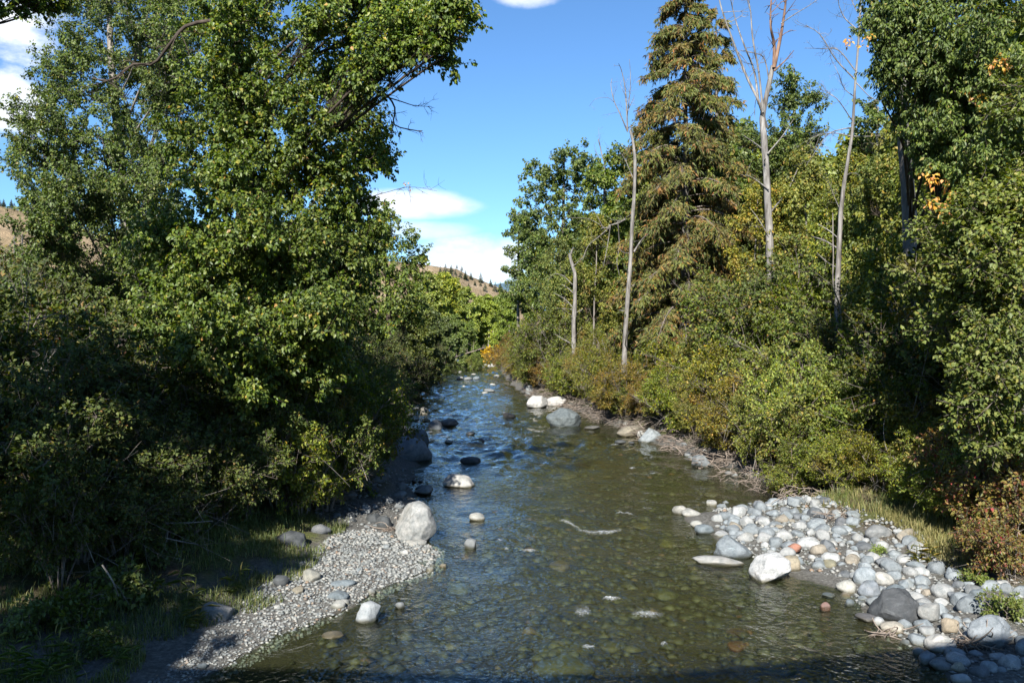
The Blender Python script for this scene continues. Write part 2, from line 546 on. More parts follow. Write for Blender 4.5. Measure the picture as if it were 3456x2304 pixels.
def build_ground():
    m, t = new_mat('bank_ground')
    geo = t.n('ShaderNodeNewGeometry')
    pos = geo.outputs['Position']
    z = t.n('ShaderNodeSeparateXYZ', ins={0: pos}).outputs[2]
    n1 = t.noise(pos, 1.3, 5.0)
    n2 = t.noise(pos, 14.0, 4.0, 0.7)
    gravel = t.ramp(n2, [(0.3, G(.05, .048, .042)), (0.55, G(.11, .107, .098)), (0.75, G(.20, .195, .18))])
    soil = t.ramp(n2, [(0.3, G(.035, .028, .018)), (0.6, G(.085, .066, .042)), (0.8, G(.16, .125, .08))])
    green = t.ramp(n2, [(0.3, G(.045, .055, .016)), (0.7, G(.10, .105, .035))])
    soil = t.mix(t.n('ShaderNodeMapRange', ins={0: n1, 1: 0.42, 2: 0.6}).outputs[0], soil, green)
    zz = t.m('ADD', z, t.m('MULTIPLY', t.m('SUBTRACT', n1, 0.5), 0.35))
    up = t.n('ShaderNodeMapRange', ins={0: zz, 1: 0.22, 2: 0.40}).outputs[0]
    col = t.mix(up, gravel, soil)
    bedc = t.ramp(n2, [(0.3, G(.026, .023, .013)), (0.55, G(.045, .039, .022)), (0.75, G(.068, .056, .031))])
    col = t.mix(t.n('ShaderNodeMapRange', ins={0: z, 1: -0.03, 2: 0.02}).outputs[0], bedc, col)
    bp = t.n('ShaderNodeBump', ins={'Strength': 0.8, 'Distance': 0.05, 'Height': n2})
    p = t.n('ShaderNodeBsdfPrincipled', ins={'Base Color': col, 'Roughness': 0.9, 'Normal': bp.outputs[0], 'Specular IOR Level': 0.2})
    out = t.n('ShaderNodeOutputMaterial')
    t.link(p.outputs[0], out.inputs[0])
    X = axis(-13, 12, 0.28, -1500, 1500, 1.15)
    Y = axis(9, 32, 0.28, -300, 3000, 1.06)
    x, y = np.meshgrid(X, Y, indexing='ij')
    zz = ground_z(x, y)
    V = np.stack([x, y, zz], -1)
    obj('ground', mesh_np('ground', V, grid_faces(len(X), len(Y)), True, m), kind='structure', label='stony river bed and wooded earth banks of the valley floor')


def build_water():
    m, t = new_mat('river_water')
    geo = t.n('ShaderNodeNewGeometry')
    pos = geo.outputs['Position']
    mp = t.n('ShaderNodeMapping', ins={0: pos, 3: (1.0, 0.8, 1.0)})
    n1 = t.noise(mp.outputs[0], 3.2, 3.0, 0.55, 0.6)
    n2 = t.noise(mp.outputs[0], 11.0, 2.0, 0.5, 0.4)
    calm = t.noise(pos, 0.25, 2.0)
    amp = t.n('ShaderNodeMapRange', ins={0: calm, 1: 0.35, 2: 0.65, 3: 0.45, 4: 1.25}).outputs[0]
    h = t.m('MULTIPLY', t.m('ADD', n1, t.m('MULTIPLY', n2, 0.42)), amp)
    bp = t.n('ShaderNodeBump', ins={'Strength': 0.6, 'Distance': 0.10, 'Height': h})
    ior = t.n('ShaderNodeMapRange', ins={0: geo.outputs['Backfacing'], 1: 0.0, 2: 1.0, 3: 1.333, 4: 0.75}).outputs[0]
    fr = t.n('ShaderNodeFresnel', ins={'IOR': ior, 'Normal': bp.outputs[0]})
    gl = t.n('ShaderNodeBsdfGlossy', ins={'Color': (1, 1, 1, 1), 'Roughness': 0.06, 'Normal': bp.outputs[0]})
    tr = t.n('ShaderNodeBsdfTransparent', ins={'Color': (0.83, 0.90, 0.76, 1)})
    rf = t.n('ShaderNodeBsdfRefraction', ins={'Color': (0.83, 0.90, 0.76, 1), 'Roughness': 0.02, 'IOR': ior, 'Normal': bp.outputs[0]})
    under = t.n('ShaderNodeMixShader', ins={0: 0.3, 1: tr.outputs[0], 2: rf.outputs[0]})
    mx = t.n('ShaderNodeMixShader', ins={0: fr.outputs[0], 1: under.outputs[0], 2: gl.outputs[0]})
    out = t.n('ShaderNodeOutputMaterial')
    t.link(mx.outputs[0], out.inputs[0])
    rows = [2.0]
    while rows[-1] < 156:
        rows.append(rows[-1] + max(0.06, rows[-1] * 0.0055))
    Y = np.array(rows)
    nu = 84
    u = np.linspace(0, 1, nu)
    a, b = xL(Y) - 2.2, xR(Y) + 2.2
    x = a[None] + (b - a)[None] * u[:, None]
    y = np.broadcast_to(Y, x.shape)
    P = np.stack([x * 1.0, y * 0.85, np.zeros_like(x)], -1)
    rif = np.clip((y - 24) / 12, 0, 1) * (0.6 + 0.4 * vnoise(P * 0.2, 5))
    z = 0.018 * fbm(P * 1.6, 31, 3) + 0.15 * rif * fbm(P * np.array([1.8, 1.2, 1]), 37, 4, 0.62)
    obj('river_water', mesh_np('river_water', np.stack([x, y, z], -1), grid_faces(nu, len(Y)), True, m), kind='structure', label='clear shallow river water running over cobbles')


def build_hills():
    m, t = new_mat('dry_hillside')
    geo = t.n('ShaderNodeNewGeometry')
    n1 = t.noise(geo.outputs['Position'], 0.05, 6.0, 0.65)
    n2 = t.noise(geo.outputs['Position'], 0.28, 5.0, 0.7)
    col = t.ramp(n1, [(0.3, G(.135, .105, .062)), (0.55, G(.25, .185, .115)), (0.75, G(.33, .26, .175))])
    col = t.mix(t.n('ShaderNodeMapRange', ins={0: n2, 1: 0.54, 2: 0.66, 3: 0.0, 4: 0.75}).outputs[0], col, (.075, .08, .04))
    bp = t.n('ShaderNodeBump', ins={'Strength': 0.8, 'Distance': 3.0, 'Height': n2})
    p = t.n('ShaderNodeBsdfPrincipled', ins={'Base Color': col, 'Roughness': 0.95, 'Normal': bp.outputs[0], 'Specular IOR Level': 0.1})
    out = t.n('ShaderNodeOutputMaterial')
    t.link(p.outputs[0], out.inputs[0])

    def hill(name, ridge_px, D, depth, label, mat=m, seed=1, n=90, bump=0.13):
        """a ridge whose crest runs through the given directions at distance D, falling away to both sides"""
        pts = np.array([at(px, py, D) for px, py in ridge_px])
        xs = np.linspace(pts[0, 0], pts[-1, 0], n)
        crest = np.interp(xs, pts[:, 0], pts[:, 2])
        ys = np.linspace(-1, 1, 50)
        X, T = np.meshgrid(xs, ys, indexing='ij')
        Yy = D + T * depth
        prof = np.where(T < 0, (1 - np.abs(T)) ** 1.15, (1 - np.abs(T)) ** 1.5)
        Z = crest[:, None] * prof
        P = np.stack([X, Yy, np.zeros_like(X)], -1)
        Z = Z + crest[:, None] * bump * fbm(P * (4.0 / depth), seed, 4) * np.clip(1.15 - np.abs(T) * 1.0, 0, 1) * np.clip(np.abs(T) * 4, 0.15, 1)
        V = np.stack([X, Yy, Z - 1.0], -1)
        obj(name, mesh_np(name, V, grid_faces(n, 50), True, mat), kind='structure', label=label)

        def surf(px, tt):
            x = at(px, 900, D)[0]
            i = int(np.clip((x - xs[0]) / (xs[-1] - xs[0]) * (n - 1), 0, n - 1))
            j = int(np.clip((tt + 1) / 2 * 49, 0, 49))
            return V[i, j]
        return surf
    h1 = hill('hill', [(500, 700), (900, 800), (1200, 858), (1430, 884), (1545, 897), (1590, 922), (1660, 948), (1740, 985), (1820, 1030), (1950, 1105)], 560, 170,
              'dry tan hill dotted with pines at the end of the river', seed=4)
    h2 = hill('hill', [(-900, 620), (-400, 640), (0, 672), (90, 690), (260, 745), (500, 860), (700, 1000)], 420, 170, 'dry tan hillside behind the left bank trees', seed=11)
    mm, t = new_mat('haze_blue_mountain')
    geo = t.n('ShaderNodeNewGeometry')
    nn = t.noise(geo.outputs['Position'], 0.01, 6.0, 0.7)
    p = t.n('ShaderNodeBsdfPrincipled', ins={'Base Color': t.ramp(nn, [(0.3, G(.035, .075, .11)), (0.7, G(.07, .12, .16))]), 'Roughness': 1.0})  # blue of distant haze painted into the forest colour
    out = t.n('ShaderNodeOutputMaterial')
    t.link(p.outputs[0], out.inputs[0])
    hill('mountain', [(900, 1040), (1400, 985), (1640, 962), (1740, 944), (1860, 955), (2100, 975), (2600, 1000), (3600, 1060)], 5200, 1800, 'forested mountain tinted haze blue far up the valley', mm, 8)
    return h1, h2


build_ground()
build_water()
HILL1, HILL2 = build_hills()

# ------------------------------------------------------------------ rocks
_ico = {}


def ico(sub):
    if sub not in _ico:
        bm = bmesh.new()
        bmesh.ops.create_icosphere(bm, subdivisions=sub, radius=1.0)
        V = np.array([v.co[:] for v in bm.verts])
        F = np.array([[v.index for v in f.verts] for f in bm.faces])
        bm.free()
        _ico[sub] = (V, F)
    return _ico[sub]


def rock_shape(seed, kind='round', sub=3):
    V, F = ico(sub)
    rng = np.random.default_rng(seed)
    V = V.copy()
    if kind == 'block':
        V = V / (np.abs(V) ** 4).sum(1, keepdims=True) ** 0.25
        V *= 0.86
    amp = {'round': 0.26, 'angular': 0.2, 'slab': 0.16, 'block': 0.08}[kind]
    off = rng.uniform(0, 50, 3)
    d = unit(V)
    V = V * (1 + amp * fbm(d * 1.1 + off, seed, 2))[:, None]
    ncut = {'round': 5, 'angular': 9, 'slab': 5, 'block': 5}[kind]
    for _ in range(ncut):
        n = rvec(rng, 1)[0]
        if kind == 'slab':
            n = unit(n * np.array([1, 1, 0.3]))
        c = rng.uniform(0.62, 0.9) if kind != 'round' else rng.uniform(0.68, 0.92)
        s = V @ n
        V = V - np.maximum(s - c, 0)[:, None] * n[None] * 0.92
    if sub >= 3:
        V = V * (1 + 0.028 * fbm(d * 5 + off, seed + 3, 3))[:, None]
    V = V - (V.max(0) + V.min(0)) / 2
    V = V / np.abs(V).max(0)
    return V, F


_proto = {}


def rock_mesh(seed, kind, sub, mat):
    key = (seed, kind, sub, mat.name)
    if key not in _proto:
        V, F = rock_shape(seed, kind, sub)
        _proto[key] = mesh_np('rock', V, F, True, mat)
    return _proto[key]


ROCKS = []


def rock_at(x, y, z0, w, dpt, h, label, seed=0, kind='round', sub=3, col=(.36, .36, .34), mat='rock', rz=None, group=None, cat='rock', name='rock', sink=0.3, tilt=0.0):
    """z0 the level it rises from, h the height it shows above that"""
    o = obj(name, rock_mesh(seed, kind, sub, M[mat]), None, (x, y, z0 + sink * h), label=label, category=cat)
    o.scale = (w / 2, dpt / 2, h * (1 - sink))
    rng = np.random.default_rng(int(abs(x * 977 + y * 131)) + seed)
    o.rotation_euler = (rng.normal() * 0.06 + tilt, rng.normal() * 0.06, rng.uniform(-0.25, 0.25) if rz is None else rz)
    o.color = (0.70 * col[0], 0.715 * col[1], 0.74 * col[2], 1)
    if group:
        o["group"] = group
    ROCKS.append((x, y, max(w, dpt) / 2))
    return o


def rock_px(px, py, wpx, hpx, label, z0=None, **kw):
    """rock whose visible foot sits at pixel (px, py), wpx wide and hpx tall"""
    z = 0.0 if z0 is None else z0
    p = gpt(px, py, z)
    for _ in range(4):
        if z0 is None:
            z = max(0.0, gz(p[0], p[1]))
        p = gpt(px, py, z)
    D = p[1]
    w = wpx / F_PX * D
    dpt = w * kw.pop('depth', 0.85)
    h = hpx / F_PX * D * kw.pop('hk', 0.92)
    x, y = p[0] * (1 + dpt * 0.32 / D), D + dpt * 0.32
    return rock_at(x, y, z - 0.01, w, dpt, h, label, **kw)


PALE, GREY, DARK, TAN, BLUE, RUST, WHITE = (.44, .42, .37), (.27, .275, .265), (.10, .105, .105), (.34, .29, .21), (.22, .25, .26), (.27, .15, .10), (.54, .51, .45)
# left side of the river
rock_px(1402, 1832, 140, 150, 'large pale grey boulder standing at the tip of the left gravel bar', seed=101, kind='angular', sub=5, col=(.42, .41, .38), name='boulder', cat='boulder', z0=0.0, depth=0.9, sink=0.35)
rock_px(1402, 1842, 82, 17, 'flat cream slab lying at the foot of the large left boulder', seed=102, kind='slab', col=PALE, z0=0.03)
rock_px(1548, 1643, 112, 42, 'white humped rock in the water at the left shadow edge', seed=103, kind='angular', sub=4, col=WHITE, z0=0)
rock_px(1432, 1668, 66, 30, 'grey rock half in shade just above the large left boulder', seed=104, kind='angular', col=GREY, z0=0)
rock_px(1610, 1756, 55, 27, 'small pale pointed rock in the water right of the large boulder', seed=105, kind='angular', col=PALE, z0=0)
rock_px(1588, 1850, 42, 36, 'small grey triangular rock in the water left of the middle', seed=106, kind='angular', col=GREY, z0=0)
rock_px(1243, 2098, 92, 66, 'grey angular pyramid rock in the brown shallows on the left', seed=107, kind='angular', sub=4, col=(.42, .43, .42), z0=0)
rock_px(1350, 2052, 34, 24, 'small grey stone right of the pyramid rock', seed=108, col=GREY, z0=0)
rock_px(1495, 1914, 26, 14, 'small brown stone off the edge of the gravel bar', seed=109, col=TAN, z0=0)
rock_px(735, 2090, 112, 62, 'rough pale boulder half buried in grass on the left bank', seed=110, kind='angular', sub=4, col=(.34, .32, .29))
rock_px(1052, 1962, 64, 46, 'grey brown boulder at the grass edge of the left gravel', seed=111, kind='angular', col=(.36, .34, .28))
rock_px(950, 1976, 52, 36, 'dark grey boulder behind the grass edge on the left', seed=112, kind='angular', col=DARK)
rock_px(1002, 2002, 44, 24, 'yellowish stone at the edge of the left grass', seed=113, col=TAN)
rock_px(1148, 1984, 108, 26, 'long flat grey slab across the left gravel bar', seed=114, kind='slab', col=BLUE, z0=.05, depth=0.45)
rock_px(1140, 2026, 78, 30, 'flat blue grey slab at the brown shallows', seed=115, kind='slab', col=BLUE, z0=.03)
rock_px(1140, 2052, 54, 26, 'pale rounded stone below the flat blue grey slab', seed=116, col=PALE, z0=0.02)
rock_px(682, 2254, 36, 16, 'lone round grey stone on the bottom left gravel', seed=117, col=BLUE)
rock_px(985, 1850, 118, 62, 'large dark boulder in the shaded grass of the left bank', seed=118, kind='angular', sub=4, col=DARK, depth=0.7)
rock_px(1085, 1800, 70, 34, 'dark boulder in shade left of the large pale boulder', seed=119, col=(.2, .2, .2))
rock_px(1122, 2155, 78, 18, 'tan half sunken stone in the brown shallows', seed=120, col=TAN, z0=-0.02)
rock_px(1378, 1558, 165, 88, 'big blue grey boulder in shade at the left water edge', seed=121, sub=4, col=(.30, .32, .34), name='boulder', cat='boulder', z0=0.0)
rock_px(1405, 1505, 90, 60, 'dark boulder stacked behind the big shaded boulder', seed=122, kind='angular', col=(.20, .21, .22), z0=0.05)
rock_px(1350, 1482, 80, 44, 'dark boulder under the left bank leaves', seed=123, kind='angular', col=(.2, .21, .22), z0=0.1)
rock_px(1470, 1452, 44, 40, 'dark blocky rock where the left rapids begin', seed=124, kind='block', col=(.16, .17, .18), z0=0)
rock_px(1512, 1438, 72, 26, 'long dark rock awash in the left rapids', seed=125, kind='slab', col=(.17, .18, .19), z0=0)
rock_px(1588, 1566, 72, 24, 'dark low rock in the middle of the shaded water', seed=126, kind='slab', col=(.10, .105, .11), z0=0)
rock_px(1398, 1418, 34, 17, 'white oval stone at the left end of the rapids', seed=127, col=WHITE, z0=0)
rock_px(1432, 1400, 32, 28, 'brown upright rock at the left rapids', seed=128, kind='angular', col=(.28, .25, .2), z0=0)
rock_px(1402, 1382, 26, 12, 'pale small rock beyond the white oval stone', seed=129, col=PALE, z0=0)
rock_px(1383, 1402, 40, 22, 'dark rock beside the brown upright rock', seed=130, col=DARK, z0=0)
rock_px(1440, 1425, 26, 14, 'mossy dark stone between the rapids and the left bank', seed=131, col=(.14, .14, .1), z0=0)
rock_px(1318, 1328, 40, 11, 'pale flat stone under the overhanging leaves of the left bank', seed=132, kind='slab', col=PALE, z0=0)
rock_px(1330, 1350, 26, 14, 'white stone in the shallow left margin', seed=133, col=WHITE, z0=0)
rock_px(1585, 1468, 38, 14, 'tan wedge stone in the middle rapids', seed=134, kind='angular', col=PALE, z0=0)
rock_px(1515, 1495, 30, 14, 'cream stone in the rapids beside the big shaded boulder', seed=135, col=PALE, z0=0)
rock_px(1612, 1492, 50, 12, 'black stone awash below the middle rapids', seed=136, kind='slab', col=(.10, .10, .11), z0=0)
# right side
rock_px(1812, 1376, 76, 46, 'pale rounded boulder at the right bank, left of its twin', seed=140, sub=4, col=(.56, .53, .48), name='boulder', cat='boulder', z0=0)
rock_px(1876, 1369, 74, 34, 'pale flattish boulder at the right bank, right of its twin', seed=141, sub=4, col=(.56, .52, .47), name='boulder', cat='boulder', z0=0.02)
rock_px(1787, 1333, 28, 38, 'small upright grey boulder at the far right bank', seed=142, kind='angular', col=GREY, z0=0)
rock_px(1902, 1441, 122, 68, 'large dark grey domed boulder in the water by the right bank', seed=143, sub=5, col=(.165, .185, .182), name='boulder', cat='boulder', z0=0, depth=1.0)
rock_px(1998, 1448, 56, 11, 'low dark rock awash right of the domed boulder', seed=144, kind='slab', col=(.16, .15, .13), z0=0)
rock_px(1718, 1412, 44, 22, 'dark pointed rock in the rapids left of the domed boulder', seed=145, kind='angular', col=(.13, .12, .11), z0=0)
rock_px(2130, 1472, 104, 36, 'flat tan slab sloping into the water at the right bank', seed=146, kind='slab', sub=4, col=TAN, z0=0)
rock_px(2192, 1492, 80, 52, 'blue grey faceted boulder right of the tan slab', seed=147, kind='angular', sub=4, col=(.32, .34, .34), z0=0)
rock_px(2122, 1438, 42, 26, 'pale grey rock behind the tan slab', seed=148, kind='angular', col=PALE)
rock_px(2168, 1440, 44, 24, 'bluish rock behind the faceted boulder', seed=149, kind='angular', col=BLUE)
rock_px(2162, 1470, 26, 20, 'small white stone wedged between slab and faceted boulder', seed=150, col=WHITE, z0=.12)
rock_px(2090, 1424, 26, 14, 'little tan stone left of the pale bank rocks', seed=151, col=TAN)
rock_px(2365, 1574, 64, 46, 'dark grey boulder under the roots of the right bank', seed=152, kind='angular', sub=4, col=(.22, .23, .23), z0=0)
rock_px(2094, 1496, 40, 13, 'dark flat stone in the water before the tan slab', seed=153, kind='slab', col=DARK, z0=0)
rock_px(2132, 1498, 22, 9, 'tiny dark stone in the water before the faceted boulder', seed=154, col=DARK, z0=0)
rock_px(2294, 1736, 54, 34, 'pale wedge stone at the upstream tip of the cobble bar', seed=155, kind='angular', col=PALE, z0=0)
rock_px(2335, 1744, 68, 28, 'long pale stone at the upstream tip of the cobble bar', seed=156, col=PALE, z0=0)
rock_px(2352, 1780, 46, 26, 'pale stone at the water edge above the grey angular rock', seed=157, col=PALE, z0=0)
rock_px(2378, 1801, 68, 32, 'blue grey round stone at the water edge of the bar', seed=158, col=BLUE, z0=0)
rock_px(2402, 1706, 36, 20, 'pale square stone off the back of the cobble bar', seed=159, kind='block', col=PALE, z0=0)
rock_px(2474, 1882, 132, 76, 'blue grey angular peaked rock at the edge of the bar', seed=160, kind='angular', sub=5, col=(.25, .275, .285), mat='rock_vein', name='boulder', cat='boulder', z0=0)
rock_px(2425, 1906, 175, 26, 'long pale slab lying awash beside the peaked rock', seed=161, kind='slab', sub=4, col=(.44, .42, .38), z0=0, depth=0.5)
rock_px(2598, 1960, 126, 88, 'white speckled granite block at the edge of the bar', seed=162, kind='block', sub=5, col=(.66, .64, .60), mat='rock_speck', name='boulder', cat='boulder', z0=0, rz=0.25, sink=0.42)
rock_px(2672, 1926, 58, 52, 'yellowish blocky stone leaning behind the speckled block', seed=163, kind='block', col=(.44, .37, .26), z0=0.02)
rock_px(2683, 1856, 46, 26, 'brick red triangular stone among the grey cobbles', seed=164, kind='angular', col=(.38, .18, .12), z0=0.14)
rock_px(2728, 1850, 82, 40, 'large white speckled cobble in the middle of the bar', seed=165, col=(.56, .55, .52), mat='rock_speck', z0=0.12)
rock_px(2800, 1920, 54, 34, 'greenish tan cobble at the lower edge of the bar', seed=166, col=(.30, .27, .18), z0=0.02)
rock_px(2858, 2002, 72, 46, 'pale cobble with tan top at the inner edge of the bar', seed=167, col=(.52, .49, .42), z0=0)
rock_px(2932, 2014, 76, 58, 'steel grey boulder beside the pale tan topped cobble', seed=168, kind='angular', col=(.30, .32, .34), z0=0.02)
rock_px(2920, 1972, 78, 62, 'light blue grey boulder in the middle of the right bar', seed=169, kind='angular', col=(.38, .41, .42), z0=0.06)
rock_px(2984, 1966, 64, 36, 'white oval cobble right of the light blue grey boulder', seed=170, col=WHITE, z0=0.12)
rock_px(3018, 2096, 170, 108, 'large charcoal angular rock on the right bar', seed=171, kind='angular', sub=5, col=(.085, .088, .09), mat='rock_vein', name='boulder', cat='boulder', z0=0.02)
rock_px(3030, 2010, 80, 36, 'blue grey cobble resting behind the charcoal rock', seed=172, col=BLUE, z0=0.2)
rock_px(3132, 2086, 80, 58, 'grey brown round boulder right of the charcoal rock', seed=173, col=(.36, .35, .32), z0=0.12)
rock_px(3206, 2128, 58, 44, 'tan rounded cobble on the right bar', seed=174, col=(.46, .37, .26), z0=0.12)
rock_px(3172, 2202, 98, 60, 'large cream oval boulder at the bottom right waterline', seed=175, sub=4, col=(.56, .53, .47), z0=0.0)
rock_px(3340, 2168, 165, 92, 'big grey boulder at the right edge of the picture', seed=176, sub=5, col=(.29, .31, .32), name='boulder', cat='boulder', z0=0.2, depth=0.7)
rock_px(3010, 2138, 76, 40, 'tan flat stone at the water edge below the charcoal rock', seed=177, kind='slab', col=(.50, .44, .35), z0=0)
rock_px(2928, 2094, 80, 18, 'flat dark stone awash left of the charcoal rock', seed=178, kind='slab', col=(.2, .19, .19), z0=0)
rock_px(2784, 2054, 34, 22, 'small reddish brown stone in the right shallows', seed=179, kind='block', col=(.36, .22, .18), z0=0)
rock_px(2797, 2014, 48, 12, 'thin flat grey stone in the right shallows', seed=180, kind='slab', col=BLUE, z0=0)
rock_px(2868, 2042, 36, 22, 'blue leaf shaped stone in the right shallows', seed=181, kind='slab', col=BLUE, z0=0)
rock_px(3262, 2180, 42, 42, 'grey upright cobble left of the big grey boulder', seed=182, col=GREY, z0=0.08)
rock_px(3176, 2262, 76, 36, 'grey stone at the bottom right beside the bridge shadow', seed=183, col=GREY, z0=0.0)
rock_px(3232, 2266, 50, 36, 'tan stone at the bottom right beside the bridge shadow', seed=184, col=(.50, .43, .32), z0=0.02)
rock_px(2960, 1812, 90, 42, 'weathered grey slab at the grassy edge of the right bar', seed=185, kind='slab', col=(.27, .27, .26))
rock_px(2838, 1776, 40, 36, 'dark upright stone at the back of the right bar', seed=186, kind='angular', col=(.17, .175, .18))
rock_px(3285, 2010, 56, 34, 'grey stone under the red leaved bush', seed=187, kind='angular', col=GREY)
rock_px(3300, 2015, 60, 30, 'blue grey stone on the grass below the red leaved bush', seed=188, col=BLUE)
# far shallows
far = [(1553, 1280, 24, 13, WHITE, 'white round stone at the left end of the far rock row'), (1580, 1282, 30, 12, GREY, 'grey stone in the middle of the far rock row'), (1607, 1280, 26, 12, BLUE, 'blue grey block at the right end of the far rock row'),
       (1598, 1265, 18, 6, PALE, 'thin pale stone behind the far rock row'), (1490, 1268, 14, 8, PALE, 'small pale stone left of the far rock row'), (1442, 1243, 16, 7, WHITE, 'white stone near the far left shade'),
       (1518, 1243, 14, 7, WHITE, 'white stone in the middle of the far shallows'), (1553, 1256, 12, 5, PALE, 'tiny pale stone before the far shallows'), (1565, 1308, 16, 9, WHITE, 'white stone below the far rock row'),
       (1596, 1307, 12, 6, PALE, 'small pale stone right of the white stone below the far rock row'), (1507, 1300, 14, 4, PALE, 'flat pale stone left of the white stone below the far rock row'),
       (1663, 1300, 20, 7, WHITE, 'white flat stone towards the far right bank'), (1652, 1322, 38, 12, GREY, 'grey wide stone towards the far right bank'), (1637, 1329, 24, 9, PALE, 'pale stone touching the grey wide stone'),
       (1676, 1270, 20, 7, PALE, 'pale stone at the far right margin')]
for i, (px, py, w, h, c, lab) in enumerate(far):
    rock_px(px, py, w, h, lab, seed=200 + i % 6, sub=2, col=c, z0=0)
rng = np.random.default_rng(5)
for i in range(26):
    px, py = rng.uniform(1585, 1680), rng.uniform(1230, 1240)
    rock_px(px, py, rng.uniform(7, 14), rng.uniform(4, 7), 'small pale stone in the cluster across the far shallows', seed=200 + i % 6, sub=2, col=PALE, z0=0, group='stones clustered across the far shallows')
for i in range(22):
    px, py = rng.uniform(1610, 1672), rng.uniform(1205, 1211)
    rock_px(px, py, rng.uniform(6, 12), rng.uniform(3, 5), 'white stone of the farthest gravel bar below the yellow bush', seed=200 + i % 6, sub=2, col=WHITE, z0=0.0, group='stones of the farthest gravel bar')


def inside(px, py, poly):
    c, n = False, len(poly)
    for i in range(n):
        (x1, y1), (x2, y2) = poly[i], poly[i - 1]
        if (y1 > py) != (y2 > py) and px < (x2 - x1) * (py - y1) / (y2 - y1) + x1:
            c = not c
    return c


def scatter_cobbles(poly, n, rmin, rmax, palette, label, group, seed, zmin=0.0, gap=0.69, tries=16000, pw=1.35):
    W = [gpt(*p)[:2] for p in poly]
    W = np.array(W)
    rng = np.random.default_rng(seed)
    lo, hi = W.min(0), W.max(0)
    sizes = np.sort(rmin + (rmax - rmin) * rng.uniform(0, 1, n) ** pw)[::-1]
    made, k, tr = 0, 0, 0
    pl = [tuple(q) for q in W]
    while k < n and tr < tries:
        tr += 1
        x, y = rng.uniform(lo, hi)
        if not inside(x, y, pl):
            continue
        r = sizes[k]
        if any((x - a) ** 2 + (y - b) ** 2 < (gap * (r + c)) ** 2 for a, b, c in ROCKS):
            if tr % 40 == 0:
                k += 1
            continue
        ci = rng.choice(len(palette), p=np.array([q[2] for q in palette]) / sum(q[2] for q in palette))
        col, word, _ = palette[ci]
        v = rng.uniform(0.82, 1.15)
        h = r * rng.uniform(0.75, 1.25)
        z = max(zmin, gz(x, y)) - r * rng.uniform(-.05, .14)
        rock_at(x, y, z - 0.02, 2 * r * rng.uniform(0.9, 1.2), 2 * r * rng.uniform(0.8, 1.0), h, label % word, seed=300 + int(rng.integers(14)),
                kind='round' if rng.uniform() < 0.32 else 'angular', sub=3, col=tuple(v * q for q in col), rz=rng.uniform(0, 6.28), group=group % word, name='cobble', cat='cobble')
        made += 1
        k += 1
    return made


PAL_R = [((.46, .455, .43), 'pale', 5), ((.32, .345, .35), 'blue grey', 8), ((.20, .21, .215), 'dark grey', 2), ((.36, .31, .24), 'tan', .6)]
bar1 = [(2385, 1695), (2560, 1700), (2780, 1742), (2880, 1800), (2960, 1850), (2860, 1900), (2830, 1935), (2700, 1915), (2620, 1880), (2500, 1845), (2440, 1830), (2395, 1790), (2440, 1740)]
bar2 = [(2840, 1900), (2960, 1850), (3060, 1870), (3200, 1960), (3330, 2010), (3456, 2060), (3520, 2304), (3230, 2304), (3150, 2250), (3080, 2190), (2960, 2110), (2930, 2055), (2850, 2010), (2840, 1950)]
c1 = scatter_cobbles(bar1, 130, .08, .22, PAL_R, '%s cobble in the upstream half of the right hand bar', '%s cobbles in the upstream half of the right bar', 41)
c2 = scatter_cobbles(bar2, 130, .07, .21, PAL_R, '%s cobble in the near half of the right hand bar', '%s cobbles in the near half of the right bar', 42)
left_bar = [(1290, 1810), (1430, 1850), (1470, 1860), (1480, 1900), (1440, 1950), (1300, 2000), (1200, 2030), (1080, 2090), (960, 2150), (860, 2200), (800, 2190), (860, 2080), (980, 2000), (1080, 1930), (1180, 1860)]
PAL_L = [((.44, .43, .39), 'pale', 6), ((.28, .30, .30), 'blue grey', 5), ((.34, .24, .17), 'tan', 1)]
c3 = scatter_cobbles(left_bar, 46, .04, .10, PAL_L, '%s pebble standing out on the left gravel bar', '%s pebbles on the left gravel bar', 43, gap=0.9, pw=2.0)
shade_bar = [(1290, 1600), (1420, 1600), (1440, 1700), (1400, 1720), (1330, 1790), (1130, 1800), (1150, 1720), (1250, 1680)]
c4 = scatter_cobbles(shade_bar, 36, .07, .22, [(GREY, 'grey', 3), (DARK, 'dark', 2)], '%s cobble in the shade behind the large left boulder', '%s cobbles in the left shade', 44)
right_bank = [(2080, 1440), (2180, 1470), (2280, 1520), (2380, 1580), (2560, 1650), (2640, 1690), (2780, 1730), (2760, 1690), (2600, 1620), (2420, 1560), (2300, 1500), (2180, 1440)]
c5 = scatter_cobbles(right_bank, 32, .07, .2, [(PALE, 'pale', 3), (GREY, 'grey', 3)], '%s cobble at the foot of the rooty right bank', '%s cobbles at the foot of the right bank', 45)

